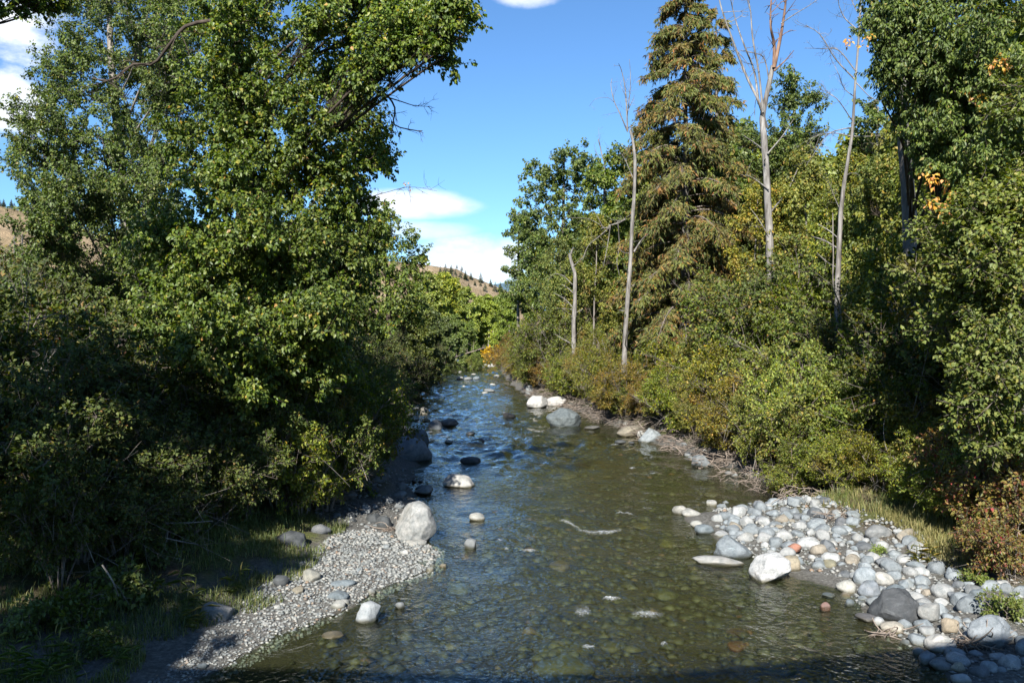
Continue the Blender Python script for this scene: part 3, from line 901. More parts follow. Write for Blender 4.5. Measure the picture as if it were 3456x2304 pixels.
def name_cobbles():
    marks = [(o, ' '.join(w for w in o['label'].split())) for o in COL.objects if o.name.startswith(('boulder', 'rock')) and o.get('label')]
    short = {'large pale grey boulder standing': 'large pale left boulder', 'blue grey angular peaked': 'peaked angular rock', 'white speckled granite': 'speckled granite block', 'large charcoal': 'charcoal rock', 'big grey boulder at the right': 'big grey right boulder',
             'light blue grey boulder in': 'light blue grey boulder', 'brick red': 'brick red stone', 'large white speckled': 'large white speckled cobble', 'large cream oval': 'cream oval boulder', 'pale wedge': 'pale wedge stone', 'blue grey faceted': 'faceted boulder', 'flat tan slab': 'tan bank slab',
             'dark grey boulder under': 'dark boulder under the roots', 'big blue grey boulder in shade': 'big shaded boulder', 'dark boulder in shade left': 'dark shaded boulder', 'long flat grey slab': 'long flat slab', 'flat blue grey slab': 'flat blue grey slab', 'white oval cobble': 'white oval cobble',
             'dark upright stone': 'dark upright stone', 'weathered grey slab': 'weathered slab', 'grey brown boulder at': 'grey brown grass boulder', 'grey brown round boulder': 'grey brown round boulder', 'grey angular pyramid': 'pyramid rock', 'grey rock half in shade': 'half shaded grey rock'}
    L = []
    for o, lab in marks:
        for k_, v_ in short.items():
            if lab.startswith(k_):
                L.append((np.array(o.location[:2]), v_))
    from collections import defaultdict
    D_ = defaultdict(list)
    for o in COL.objects:
        if not o.name.startswith('cobble'):
            continue
        p = np.array(o.location[:2])
        ds = [np.linalg.norm(p - q) for q, _ in L]
        i = int(np.argmin(ds))
        q, nm = L[i]
        dx, dy = p - q
        rel = ('right of' if dx > 0 else 'left of') if abs(dx) > abs(dy) else ('behind' if dy > 0 else 'in front of')
        word = o['label'].split(' cobble')[0].split(' pebble')[0]
        D_[(word, rel, nm, 'pebble' if 'pebble' in o['label'] else 'cobble')].append((ds[i], o))
    OR = ['nearest', 'second nearest', 'third nearest', 'fourth nearest', 'fifth nearest', 'sixth nearest', 'seventh nearest', 'eighth nearest', 'ninth nearest', 'tenth nearest', 'eleventh nearest', 'twelfth nearest', 'thirteenth nearest', 'fourteenth nearest', 'fifteenth nearest']
    for (word, rel, nm, kd), lst in D_.items():
        lst.sort(key=lambda a: a[0])
        for j, (_, o) in enumerate(lst):
            o['label'] = ('%s %s %s %s the %s' % (OR[min(j, 14)], word, kd, rel, nm)) if len(lst) > 1 else '%s %s lying %s the %s' % (word, kd, rel, nm)


name_cobbles()


def _oct(low=False):
    V = np.array([(1, 0, 0), (-1, 0, 0), (0, 1, 0), (0, -1, 0), (0, 0, 1), (0, 0, -1)], float)
    F = [(0, 2, 4), (2, 1, 4), (1, 3, 4), (3, 0, 4), (2, 0, 5), (1, 2, 5), (3, 1, 5), (0, 3, 5)]
    if low:
        return V, np.array(F)
    bm = bmesh.new()
    bmesh.ops.create_icosphere(bm, subdivisions=1, radius=1.0)
    W = np.array([v.co[:] for v in bm.verts])
    Q = np.array([[v.index for v in f.verts] for f in bm.faces])
    bm.free()
    return W, Q


OCT = _oct()
OCT8 = _oct(True)


def pebble_field(name, P, R, mat, label, seed, flat=0.6, parent=None, low=False):
    V0, F0 = OCT8 if low else OCT
    rng = np.random.default_rng(seed)
    n = len(P)
    S = R[:, None] * np.stack([rng.uniform(.8, 1.3, n), rng.uniform(.7, 1.1, n), rng.uniform(.7, 1.1, n) * flat], -1)
    a = rng.uniform(0, 6.28, n)
    v = V0[None] * S[:, None]
    v = v * (1 + 0.18 * rng.normal(size=(n, len(V0), 1)) * 0.6)
    x = v[..., 0] * np.cos(a)[:, None] - v[..., 1] * np.sin(a)[:, None]
    y = v[..., 0] * np.sin(a)[:, None] + v[..., 1] * np.cos(a)[:, None]
    V = np.stack([x, y, v[..., 2]], -1) + P[:, None]
    F = (F0[None] + (np.arange(n) * len(V0))[:, None, None]).reshape(-1, 3)
    return obj(name, mesh_np(name, V.reshape(-1, 3), F, True, mat), parent, label=label, category='stones' if parent is None else 'x', kind='stuff')


def poly_points(poly, n, rng, world=False):
    W = np.array(poly, float) if world else np.array([gpt(*p)[:2] for p in poly])
    lo, hi = W.min(0), W.max(0)
    pl = [tuple(q) for q in W]
    out = []
    while len(out) < n:
        for x, y in rng.uniform(lo, hi, (2000, 2)):
            if inside(x, y, pl):
                out.append((x, y))
                if len(out) >= n:
                    break
    return np.array(out)


rng = np.random.default_rng(61)
gp = np.vstack([poly_points([(1260, 1800), (1500, 1850), (1500, 1910), (1440, 1965), (1300, 2010), (1200, 2040), (1100, 2100), (960, 2170), (760, 2290), (700, 2420), (380, 2420), (600, 2230), (760, 2100), (900, 2000), (1050, 1910), (1150, 1820)], 11500, rng),
                poly_points([(1200, 1600), (1400, 1590), (1440, 1720), (1330, 1800), (1000, 1800), (1100, 1700)], 900, rng),
                poly_points([(2380, 1690), (2780, 1735), (3050, 1840), (3300, 1990), (3600, 2080), (3600, 2330), (3200, 2330), (2930, 2110), (2830, 1960), (2480, 1860)], 4000, rng)])
pz = ground_z(gp[:, 0], gp[:, 1])
rr = 0.011 + 0.042 * rng.uniform(0, 1, len(gp)) ** 3.0
rr *= np.clip(gp[:, 1] / 15, 0.8, 1.5) * np.where(gp[:, 0] > 3, 1.25, 1.0)
k = pz > -0.06
pebble_field('gravel', np.column_stack([gp, pz + rr * 0.25])[k], rr[k], M['pebble'], 'fine grey gravel and small pebbles of the river bars', 62, low=True)

# the river bed: submerged stones
NB = 13000
bx = rng.uniform(0, 1, NB)
by = 9 + 60 * rng.uniform(0, 1, NB) ** 1.7
bxx = xL(by) + 0.2 + (xR(by) - xL(by) - 0.4) * bx
br = 0.04 + 0.17 * rng.uniform(0, 1, NB) ** 3.5
bz = ground_z(bxx, by)
kk = (bz + br * 0.5 < -0.03) & ~((bxx < xL(by) + 2.0 * rng.uniform(.3, 1, NB)) & (by < 16.5) & (br < .12))
pebble_field('river_bed_stones', np.column_stack([bxx, by, bz + br * 0.1])[kk], br[kk], M['bed'], 'submerged olive and brown stones of the river bed', 63, flat=0.42, low=True)
for i, (px, py, w, h, col, lab) in enumerate([
        (1900, 2195, 215, 60, (.34, .32, .12), 'broad submerged boulder with yellow green algae near the bottom middle'), (1888, 1880, 78, 34, (.34, .25, .15), 'tan submerged boulder below the long white ripple'),
        (2256, 1848, 66, 28, (.36, .32, .13), 'yellowish submerged stone left of the peaked rock'), (1905, 1578, 84, 16, (.34, .30, .2), 'pale submerged rock in the middle of the upper pool'),
        (1855, 1840, 60, 18, (.30, .3, .2), 'greenish submerged stone beside the tan submerged boulder'), (1550, 2000, 90, 36, (.20, .21, .17), 'dark submerged boulder right of the gravel bar'),
        (2060, 2120, 80, 30, (.2, .19, .1), 'olive submerged stone between the near white ripples'), (2250, 1990, 90, 36, (.24, .24, .13), 'olive submerged boulder in the middle right pool'),
        (2520, 2080, 70, 16, (.36, .15, .07), 'rust red submerged stone in the right pool'), (2490, 2150, 70, 30, (.28, .12, .06), 'dark red submerged stone in the right pool'),
        (2400, 1660, 60, 20, (.3, .26, .17), 'tan submerged stone behind the bar tip'), (2200, 1560, 60, 14, (.3, .26, .17), 'tan submerged stone in the upper right pool'),
        (2950, 2160, 70, 30, (.3, .22, .12), 'brown submerged stone beside the right bar'), (2170, 1790, 70, 14, (.4, .34, .12), 'yellow streaked submerged stone by the bar')]):
    p = gpt(px, py, -0.25)
    w = w / F_PX * p[1]
    rock_at(p[0], p[1], gz(p[0], p[1]) - 0.02, w, w * 0.8, min(h / F_PX * p[1] * 0.9, -gz(p[0], p[1]) - 0.05), lab, seed=320 + i % 5, sub=3, col=tuple(1.5 * q for q in col), kind='round', name='submerged_rock')

# ------------------------------------------------------------------ vegetation builders
def trunk_mesh(path, r0, r1, mat, sides=9, k=18, flare=0.5, wob=0.0, seed=0, name='trunk', rough=0.05):
    P = spline(path, k)
    t = np.linspace(0, 1, k)
    if wob:
        P = P + wob * np.stack([vnoise(np.stack([t * 4 + seed, t * 0 + 1, t * 0], -1), 1), vnoise(np.stack([t * 4 + seed, t * 0 + 5, t * 0], -1), 2), 0 * t], -1) * np.minimum(1, t * 4)[:, None]
    R = r0 + (r1 - r0) * t ** 0.9
    R = R * (1 + flare * np.exp(-t * 14))
    V, F = tubes(P[None], R[None], sides)
    C_ = np.repeat(P, sides, 0)
    V = C_ + (V - C_) * (1 + rough * fbm(V * np.array([5, 5, 1.6]) + seed, 7, 2))[:, None]
    return mesh_np(name, V, F, True, mat), P


def make_tree(name, label, cat, base, path, r0, r1, lobes, cfg, leaf, bark, group=None, seed=0, rise=0.55, twig='bark_dark', inc_twigs=True, one_crown=False, trunk_label=None):
    """path: trunk points (world). lobes: [(centre, radius, weight)] world. tree > trunk, branch (> foliage)"""
    rng = np.random.default_rng(seed)
    base = np.asarray(base, float)
    root = thing(name, label, cat, base, group)
    me, P = trunk_mesh([np.asarray(p) - base for p in path], r0, r1, M[bark], seed=seed, wob=0.12)
    tk = obj('trunk', me, root)
    if trunk_label:
        tk['label'] = trunk_label
    tz = P[:, 2]
    allF, allB = [], []
    for C, r, wgt in lobes:
        C = np.asarray(C, float) - base
        r = np.asarray(r, float) * np.ones(3)
        hd = np.hypot(C[0] - np.interp(C[2], tz, P[:, 0]), C[1] - np.interp(C[2], tz, P[:, 1]))
        za = np.clip(C[2] - rise * rng.uniform(.45, 1.15) * hd - 0.2, tz[0] + 0.12 * (tz[-1] - tz[0]), tz[-1] - 0.02)
        A = np.array([np.interp(za, tz, P[:, 0]), np.interp(za, tz, P[:, 1]), za])
        ln = np.linalg.norm(C - A) + 0.3
        mid = (A + C) / 2 + np.array([0, 0, min(.5, 0.10 * ln)]) + rng.normal(size=3) * min(0.17 * ln, .45)
        limb = bez(A[None], mid[None], C[None], 9)
        Rb = min(.05, 0.012 + 0.0065 * ln) * np.linspace(1, 0.4, 9)[None]
        bparts = [tubes(limb, Rb, 5)]
        ns = max(3, int(cfg['sub'] * wgt))
        ts = rng.uniform(0.45, 1.0, ns)
        idx = ts * 8
        i0 = np.minimum(idx.astype(int), 7)
        S = limb[0][i0] + (limb[0][i0 + 1] - limb[0][i0]) * (idx - i0)[:, None]
        d = rvec(rng, ns)
        E = C + d * r * (rng.uniform(0.15, 1, ns) ** 0.5)[:, None]
        E[:, 2] += cfg.get('uptip', 0.15) * np.linalg.norm(E - S, axis=1)
        mids = (S + E) / 2 + rng.normal(size=(ns, 3)) * 0.08 * r + np.array([0, 0, 0.1]) * r
        sb = bez(S, mids, E, 6)
        bparts.append(tubes(sb[:, [0, 2, 5]], np.full((ns, 1), 0.011) * np.array([[1, .75, .4]]), 3))
        m = cfg['sprig']
        tt = np.sqrt(rng.uniform(0.08, 1.0, (ns, m)))
        tt[:, 0] = 1.0
        ii = tt * 5
        j0 = np.minimum(ii.astype(int), 4)
        ar = np.arange(ns)[:, None]
        Sp = (sb[ar, j0] + (sb[ar, j0 + 1] - sb[ar, j0]) * (ii - j0)[..., None]).reshape(-1, 3)
        dd = unit(sb[:, -1] - sb[:, 0])
        dd = unit(np.repeat(dd, m, 0) * 0.7 + rvec(rng, ns * m) * 0.8 + np.array([0, 0, cfg.get('sprup', 0.25)]))
        sl = cfg['sl'] * rng.uniform(0.6, 1.25, ns * m)
        if inc_twigs and not one_crown:
            tw = np.stack([Sp, Sp + dd * sl[:, None]], 1)
            bparts.append(tubes(tw, np.full((len(Sp), 1), 0.0055) * np.array([[1, .5]]), 3))
        lf = sprig_leaves(Sp, dd, sl, cfg['m'], cfg, rng)
        bV, bF = merge(bparts)
        if one_crown:
            allB.append((bV, bF))
            allF.append(lf)
        else:
            b = obj('branch', mesh_np('branch', bV, bF, True, M[twig]), root)
            obj('foliage', mesh_np('foliage', lf[0], lf[1], False, M[leaf]), b, kind='stuff')
    if one_crown:
        V, F = merge(allB)
        obj('branches', mesh_np('branches', V, F, True, M[twig]), root, kind='stuff')
        V, F = merge(allF)
        obj('crown', mesh_np('crown', V, F, False, M[leaf]), root, kind='stuff')
    return root


def auto_lobes(base, H, R, n, rng, t0=0.3, prof=None, rs=0.36, lean=(0, 0)):
    prof = prof or (lambda t: math.sin(math.pi * min(1, max(0.02, (t - t0 * 0.6) / (1 - t0 * 0.6))) ** 0.75) ** 0.6)
    out = []
    for i in range(n):
        t = t0 + (1 - t0) * (i + rng.uniform()) / n
        a = i * 2.399 + rng.normal() * 0.5
        rr = R * prof(t) * rng.uniform(0.35, 0.85)
        rad = R * rs * rng.uniform(0.75, 1.2) * (0.6 + 0.4 * prof(t))
        C = np.array([base[0] + math.cos(a) * rr + lean[0] * t, base[1] + math.sin(a) * rr + lean[1] * t, base[2] + t * H - rad * 0.4])
        out.append((C, np.array([rad, rad, rad * 0.85]), 1.0))
    return out


def make_shrub_proto(seed, H, R, cfg, leaf, n_stems=6, twig='twig', bare=14):
    """multi-stemmed bush: shrub > stem (several), foliage, dead twigs"""
    rng = np.random.default_rng(seed)
    root = bpy.data.objects.new('shrub', None)
    COL.objects.link(root)
    fo = []
    for s in range(n_stems):
        a = s * 2.399 + rng.normal() * 0.4
        rad = R * math.sqrt((s + 0.4) / n_stems) * 0.95
        tip = np.array([math.cos(a) * rad, math.sin(a) * rad, H * (1.05 - 0.55 * (rad / R) ** 2) * rng.uniform(0.8, 1.05)])
        A = np.array([math.cos(a) * 0.12, math.sin(a) * 0.12, -0.1])
        mid = np.array([tip[0] * 0.45, tip[1] * 0.45, tip[2] * 0.72])
        stem = bez(A[None], mid[None], tip[None], 9)
        parts = [tubes(stem, (0.026 * np.linspace(1, 0.3, 9))[None] * H / 2.5, 5)]
        ns = cfg['sub']
        idx = rng.uniform(0.22, 1.0, ns) * 8
        i0 = np.minimum(idx.astype(int), 7)
        S = stem[0][i0] + (stem[0][i0 + 1] - stem[0][i0]) * (idx - i0)[:, None]
        dirs = unit(rvec(rng, ns) * np.array([1, 1, 0.5]) + np.array([math.cos(a), math.sin(a), 0]) * 0.4 + np.array([0, 0, 0.25]))
        E = S + dirs * (R * rng.uniform(0.25, 0.62, ns))[:, None]
        E[:, 2] = np.maximum(E[:, 2], 0.1)
        sb = bez(S, (S + E) / 2 + np.array([0, 0, 0.12 * R]), E, 6)
        parts.append(tubes(sb[:, [0, 2, 5]], np.full((ns, 1), 0.009) * np.array([[1, .75, .4]]), 3))
        m = cfg['sprig']
        tt = np.sqrt(rng.uniform(0.05, 1.0, (ns, m)))
        ii = tt * 5
        j0 = np.minimum(ii.astype(int), 4)
        ar = np.arange(ns)[:, None]
        Sp = (sb[ar, j0] + (sb[ar, j0 + 1] - sb[ar, j0]) * (ii - j0)[..., None]).reshape(-1, 3)
        dd = unit(np.repeat(dirs, m, 0) * 0.6 + rvec(rng, ns * m) * 0.8 + np.array([0, 0, 0.2]))
        sl = cfg['sl'] * rng.uniform(0.6, 1.2, ns * m)
        tw = np.stack([Sp, Sp + dd * sl[:, None]], 1)
        parts.append(tubes(tw, np.full((len(Sp), 1), 0.005) * np.array([[1, .5]]), 3))
        V, F = merge(parts)
        obj('stem', mesh_np('stem', V, F, True, M[twig]), root)
        fo.append(sprig_leaves(Sp, dd, sl, cfg['m'], cfg, rng))
    V, F = merge(fo)
    obj('foliage', mesh_np('foliage', V, F, False, M[leaf]), root, kind='stuff')
    if bare:
        A = rng.normal(size=(bare, 3)) * np.array([R * .35, R * .35, .1]) + np.array([0, 0, H * 0.3])
        d = unit(rvec(rng, bare) + np.array([0, 0, 0.35]))
        E = A + d * (R * rng.uniform(0.7, 1.15, bare))[:, None]
        E[:, 2] = np.maximum(E[:, 2], 0.1)
        tw = bez(A, (A + E) / 2 + rng.normal(size=(bare, 3)) * 0.15, E, 7)
        pr = [tubes(tw, np.full((bare, 1), 0.010) * np.linspace(1, .4, 7)[None], 3)]
        for q in range(4):
            i = rng.integers(2, 6, bare)
            S = tw[np.arange(bare), i]
            E2 = S + unit(d + rvec(rng, bare) * 0.9) * (R * rng.uniform(.2, .4, bare))[:, None]
            pr.append(tubes(bez(S, (S + E2) / 2 + rng.normal(size=(bare, 3)) * .05, E2, 4), np.full((bare, 1), 0.005) * np.linspace(1, .5, 4)[None], 3))
        V, F = merge(pr)
        obj('bare_twigs', mesh_np('bare_twigs', V, F, True, M['bark_pale']), root, kind='stuff')
    return root


SHRUB_USED = {}


def shrub(proto, loc, s, label, cat='shrub', group=None, tint=(1, 1, 1), rz=None, name='shrub', sz=1.0):
    key = proto.name
    if not SHRUB_USED.get(key):
        o = proto
        SHRUB_USED[key] = True
        # keep an untouched template by copying children meshes lazily: the first use is the prototype itself
    else:
        o = copy_tree(proto)
    o.name = name
    x, y = loc[0], loc[1]
    z = loc[2] if len(loc) > 2 else gz(x, y) - 0.05
    o.location = (float(x), float(y), float(z))
    o.scale = (s, s, s * sz)
    o.rotation_euler = (0, 0, float(RNG.uniform(0, 6.28)) if rz is None else rz)
    o['label'] = label
    o['category'] = cat
    o.scale = (s * float(RNG.uniform(.88, 1.15)), s * float(RNG.uniform(.88, 1.15)), s * sz * float(RNG.uniform(.85, 1.25)))
    if 'group' in o:
        del o['group']
    if group:
        o['group'] = group
    for ch in o.children:
        if ch.name.startswith('foliage') or ch.name.startswith('crown'):
            ch.color = (*tint, 1)
    return o


def bare_branch(path, r0, rng, n_twigs=8, tl=0.8, mat='twig', r1=0.3, sides=5, curl=0.5, k=12, sub=2):
    """a bare limb through the points, with side twigs"""
    P = spline(path, k)
    parts = [tubes(P[None], (r0 * np.linspace(1, r1, k))[None], sides)]
    if n_twigs:
        i = rng.integers(int(k * 0.25), k - 1, n_twigs)
        S = P[i]
        T = unit(np.gradient(P, axis=0))[i]
        d = unit(T * 0.5 + rvec(rng, n_twigs) * 0.8)
        ln = tl * rng.uniform(0.4, 1.2, n_twigs)
        E = S + d * ln[:, None]
        C = S + d * ln[:, None] * 0.5 + rng.normal(size=(n_twigs, 3)) * (curl * 0.25 * tl)
        tw = bez(S, C, E, 7)
        parts.append(tubes(tw, np.full((n_twigs, 1), max(0.005, r0 * 0.28)) * np.linspace(1, .35, 7)[None], 3))
        for q in range(sub):
            j = rng.integers(2, 6, n_twigs)
            S2 = tw[np.arange(n_twigs), j]
            d2 = unit(d + rvec(rng, n_twigs) * 0.9)
            E2 = S2 + d2 * (ln * rng.uniform(.3, .6, n_twigs))[:, None]
            parts.append(tubes(bez(S2, (S2 + E2) / 2 + rng.normal(size=(n_twigs, 3)) * .08 * tl, E2, 5), np.full((n_twigs, 1), max(0.004, r0 * 0.15)) * np.linspace(1, .5, 5)[None], 3))
    V, F = merge(parts)
    return V, F


def pxpath(pts, D, jit=0.0, rng=None):
    out = []
    for q in pts:
        d = q[2] if len(q) > 2 else D
        out.append(at(q[0], q[1], d + (rng.normal() * jit if rng is not None else 0)))
    return np.array(out)


# ------------------------------------------------------------------ left bank trees
CW = dict(sub=22, sprig=8, m=18, ll=.105, lw=.080, sl=.42, droop=0.75, nup=0.55, nrand=0.8, spread=0.7, sprup=0.35, uptip=0.2)
rng = np.random.default_rng(11)


def lobes_px(rows, rng, dj=1.5, k=1.0):
    out = []
    for q in rows:
        px, py, r, D = q[:4]
        w = q[4] if len(q) > 4 else 1.0
        Dj = D + rng.uniform(-dj, dj)
        rad = r / F_PX * Dj * k
        out.append((at(px, py, Dj), np.array([rad, rad * 1.2, rad * 0.9]), w))
    return out


B = np.array([*at(850, 1500, 22)[:2], 0]); B[2] = gz(B[0], B[1])
rows = [(1520, 60, 85, 19, .8), (1430, 130, 100, 19), (1320, 60, 120, 20), (1560, 120, 50, 19, .5), (1500, 190, 60, 19, .6), (1200, 150, 140, 20), (1260, 270, 80, 20, .8), (1100, 60, 140, 21), (1090, 290, 130, 20),
        (1190, 400, 95, 21), (1050, 470, 130, 20), (1240, 490, 65, 21, .7), (1285, 570, 60, 22, .7), (1170, 590, 95, 21), (950, 370, 140, 21), (900, 190, 150, 22), (1000, 620, 130, 20), (1190, 700, 90, 21), (890, 570, 120, 20),
        (1080, 760, 130, 20), (920, 760, 140, 20), (1000, 900, 150, 20), (1150, 900, 110, 20), (1240, 820, 75, 21, .8), (850, 930, 140, 20), (950, 1060, 150, 19.5), (1090, 1050, 110, 20), (1180, 980, 90, 20.5),
        (720, 130, 140, 23), (690, 350, 140, 22), (650, 560, 140, 22), (700, 760, 150, 21), (700, 950, 140, 20), (790, 0, 140, 23), (980, -80, 160, 22), (1240, -80, 150, 21), (1440, -50, 110, 20), (830, -250, 200, 23),
        (1080, -260, 200, 22), (600, -120, 170, 24), (560, 850, 130, 21), (560, 1020, 130, 20), (800, 80, 110, 20), (770, 240, 110, 20), (830, 350, 100, 19.5), (800, 480, 110, 19.5), (790, 640, 110, 19.5), (840, 800, 110, 19.5), (1330, 170, 90, 19.5), (780, 1000, 130, 19), (900, 1180, 140, 18.5), (1020, 1180, 120, 18.8), (1080, 1120, 90, 19.5), (740, 1150, 130, 18.5), (1000, 1320, 130, 18.6), (1080, 1260, 110, 19.5), (840, 1310, 120, 18.4), (600, 1150, 120, 19)]
make_tree('cottonwood_tree', 'tall cottonwood with dark trunk leaning over the left side of the river', 'tree', B,
          [B, at(835, 1000, 22), at(835, 720, 22), at(825, 450, 22.3), at(800, 150, 22.6), at(790, -150, 23), at(800, -420, 23)], 0.34, 0.06, lobes_px(rows, rng), CW, 'cottonwood', 'bark_dark', seed=21)

# its heavy dead limb and its bare twig ends are parts of the same tree
L1 = [o for o in COL.objects if o.name == 'cottonwood_tree'][0]
for pts, D, r, n, tl, lab in [([(800, 60), (640, 95), (580, 140), (500, 195), (440, 215), (380, 255), (300, 245)], 20.5, .055, 16, .8, 'thick dark brown limb slanting down to the left'),
                              ([(1190, 300), (1290, 325), (1330, 370), (1350, 410), (1375, 440), (1430, 455)], 19.5, .03, 16, .5, 'bare dark limb drooping over the river'),
                              ([(1290, 325), (1340, 345), (1390, 352), (1440, 355)], 19.5, .018, 10, .35, 'bare dark twig over the river'),
                              ([(1130, 700), (1220, 670), (1300, 640), (1390, 635), (1455, 645)], 20.5, .012, 14, .45, 'thin bare twig with a few dry leaves')]:
    V, F = bare_branch(pxpath(pts, D, 0.15, rng) + rng.normal(size=(len(pts), 3)) * .07, r, rng, n, tl, curl=0.6, k=16)
    o = obj('dead_branch', mesh_np('dead_branch', V - B, F, True, M['bark_dark']), L1, label=lab)
    if 'dry leaves' in lab:
        S = pxpath([(1365, 628), (1372, 618), (1380, 632), (1395, 630)], 20.5) - B
        V, F = sprig_leaves(S, rvec(rng, 4), np.full(4, .12), 5, dict(ll=.06, lw=.04), rng)
        obj('dry_leaves', mesh_np('dry_leaves', V, F, False, M['yellow']), o, kind='stuff')

AS = dict(sub=23, sprig=8, m=17, ll=.105, lw=.076, sl=.45, droop=0.7, nup=0.5, nrand=0.9, spread=0.7, sprup=0.4, uptip=0.3)
B = np.array([*at(440, 1400, 32)[:2], 1.2])
rows = [(300, 60, 110, 32), (430, 40, 110, 32), (240, 190, 90, 31), (360, 200, 120, 32), (500, 170, 110, 33), (180, 300, 90, 31), (300, 340, 120, 31), (430, 330, 120, 32), (560, 320, 100, 33), (120, 430, 80, 30), (220, 460, 110, 31),
        (350, 490, 120, 31), (490, 480, 110, 32), (110, 560, 75, 30), (180, 610, 100, 30), (300, 640, 120, 30), (430, 630, 120, 31), (560, 640, 100, 31), (170, 740, 90, 29), (290, 790, 120, 29), (420, 790, 120, 29), (540, 780, 100, 30),
        (200, 900, 100, 29), (340, 930, 120, 28), (470, 930, 110, 28), (230, 1040, 110, 28), (380, 1070, 120, 28), (380, -100, 130, 33), (560, 20, 110, 34), (500, -150, 130, 34), (280, -60, 80, 32, .7), (60, 440, 35, 30, .25), (50, 590, 40, 30, .35), (130, 850, 110, 27), (100, 980, 110, 26), (260, 1130, 120, 26), (450, 1160, 110, 25), (130, 1120, 110, 25), (560, 900, 100, 27), (560, 1080, 100, 26), (590, 40, 100, 27), (620, 170, 100, 26), (560, 250, 100, 27), (600, 330, 100, 26), (610, 450, 90, 26), (540, 560, 90, 27), (480, 90, 90, 29), (250, 700, 90, 28), (120, 690, 80, 28), (370, 720, 90, 28), (150, 800, 90, 27), (480, 700, 90, 27)]
make_tree('aspen_tree', 'bushy grey green poplar at the left edge behind the cottonwood', 'tree', B,
          [B, at(430, 900, 32), at(400, 500, 32), at(370, 200, 32), at(360, -100, 33), at(370, -250, 33)], 0.26, 0.05, lobes_px(rows, rng, 1.5, 1.05), AS, 'aspen', 'bark_pale', seed=22, twig='bark_pale')
# sprays of a near tree hanging into the top left corner
B = np.array([*at(-560, 1500, 14)[:2], 1.0])
rows = [(170, 20, 60, 15.5, .6), (110, -20, 70, 15.5, .8), (30, -60, 80, 15.2, .8), (-80, -60, 90, 15, .8), (-200, -90, 110, 14.5, .8), (-330, -150, 130, 14)]
make_tree('cottonwood_tree', 'cottonwood outside the left edge, leafy sprays hanging into the top left corner', 'tree', B, [B, at(-560, 600, 14), at(-560, 0, 13.5), at(-540, -300, 13.5)], .25, .06, lobes_px(rows, rng, 0.5), dict(CW, sub=16), 'cottonwood', 'bark_dark', seed=23, rise=.2)

# second tree further along the left bank
B = np.array([*at(1310, 1250, 46)[:2], 1.0])
rows = [(1330, 800, 70, 45), (1390, 850, 60, 45), (1280, 830, 80, 45), (1400, 930, 55, 44), (1350, 930, 80, 44), (1270, 930, 90, 45), (1390, 1000, 60, 44), (1320, 1030, 90, 43), (1240, 780, 80, 47), (1180, 850, 100, 47), (1250, 1060, 90, 43), (1300, 760, 50, 46, .6), (1350, 1100, 80, 44), (1250, 1150, 90, 44), (1410, 1080, 50, 45)]
make_tree('cottonwood_tree', 'sunlit yellowish green cottonwood further along the left bank', 'tree', B, [B, at(1310, 1000, 46), at(1300, 850, 46), at(1295, 740, 46)], .22, .05, lobes_px(rows, rng, 1.2, 1.1), dict(CW, ll=.15, lw=.11, sub=13, sprig=5, m=16, sl=.5), 'cottonwood', 'bark_dark', seed=24)

# trees outside the left edge: only their shade reaches the picture
for i, (x, y, H, R, n) in enumerate([(-11.0, 2.5, 15.5, 3.5, 26), (-12.4, 8.0, 12, 3.6, 20), (-9.8, -2.5, 14, 2.6, 18)]):
    B = np.array([x, y, gz(x, y)])
    make_tree('cottonwood_tree', ['cottonwood outside the left edge shading the bottom left grass', 'low cottonwood outside the left edge shading the left thicket', 'cottonwood outside the left edge beyond the shaded thicket'][i], 'tree', B,
              [B, B + np.array([.1, 0, H * .5]), B + np.array([0, .2, H])], .25, .05, auto_lobes(B, H, R, n, rng, .2), dict(CW, ll=.22, lw=.18, sub=12, sprig=4, m=14), 'cottonwood', 'bark_dark', seed=30 + i, one_crown=True)

# ------------------------------------------------------------------ shrub prototypes
SH = dict(sub=16, sprig=7, m=15, ll=.085, lw=.055, sl=.36, droop=0.25, nup=1.0, nrand=0.55, spread=0.9)
PR = {}
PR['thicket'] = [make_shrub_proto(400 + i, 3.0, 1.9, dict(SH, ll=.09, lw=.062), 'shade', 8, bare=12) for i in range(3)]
PR['green'] = [make_shrub_proto(410 + i, 2.6, 1.6, dict(SH, ll=.10, lw=.06), 'shrub', 7, bare=8) for i in range(3)]
PR['fine'] = [make_shrub_proto(420 + i, 2.4, 1.5, dict(SH, ll=.075, lw=.038, m=22), 'shrub', 8, bare=10) for i in range(2)]
PR['dogwood'] = [make_shrub_proto(430 + i, 1.7, 1.2, dict(SH, ll=.095, lw=.055, m=13), 'dogwood', 7, bare=6) for i in range(2)]
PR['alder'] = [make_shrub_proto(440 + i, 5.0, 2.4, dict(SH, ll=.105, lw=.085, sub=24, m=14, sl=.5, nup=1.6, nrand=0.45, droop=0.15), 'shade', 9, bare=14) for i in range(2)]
PR['small'] = [make_shrub_proto(450, 0.6, 0.45, dict(SH, sub=7, sprig=4, m=9, ll=.09, lw=.055, sl=.15), 'lime', 5, bare=0)]
_k = [0]


def put(kind, px, py, D, s, label, group=None, tint=(1, 1, 1), name='shrub', sz=1.0, foot=True, cat='shrub'):
    """shrub whose foot stands on the ground below image column px at distance D (py is ignored when foot)"""
    _k[0] += 1
    x = at(px, 1110, D)[0]
    lst = PR[kind]
    return shrub(lst[_k[0] % len(lst)], (x, D), s, label, cat, group, tint, name=name, sz=sz)


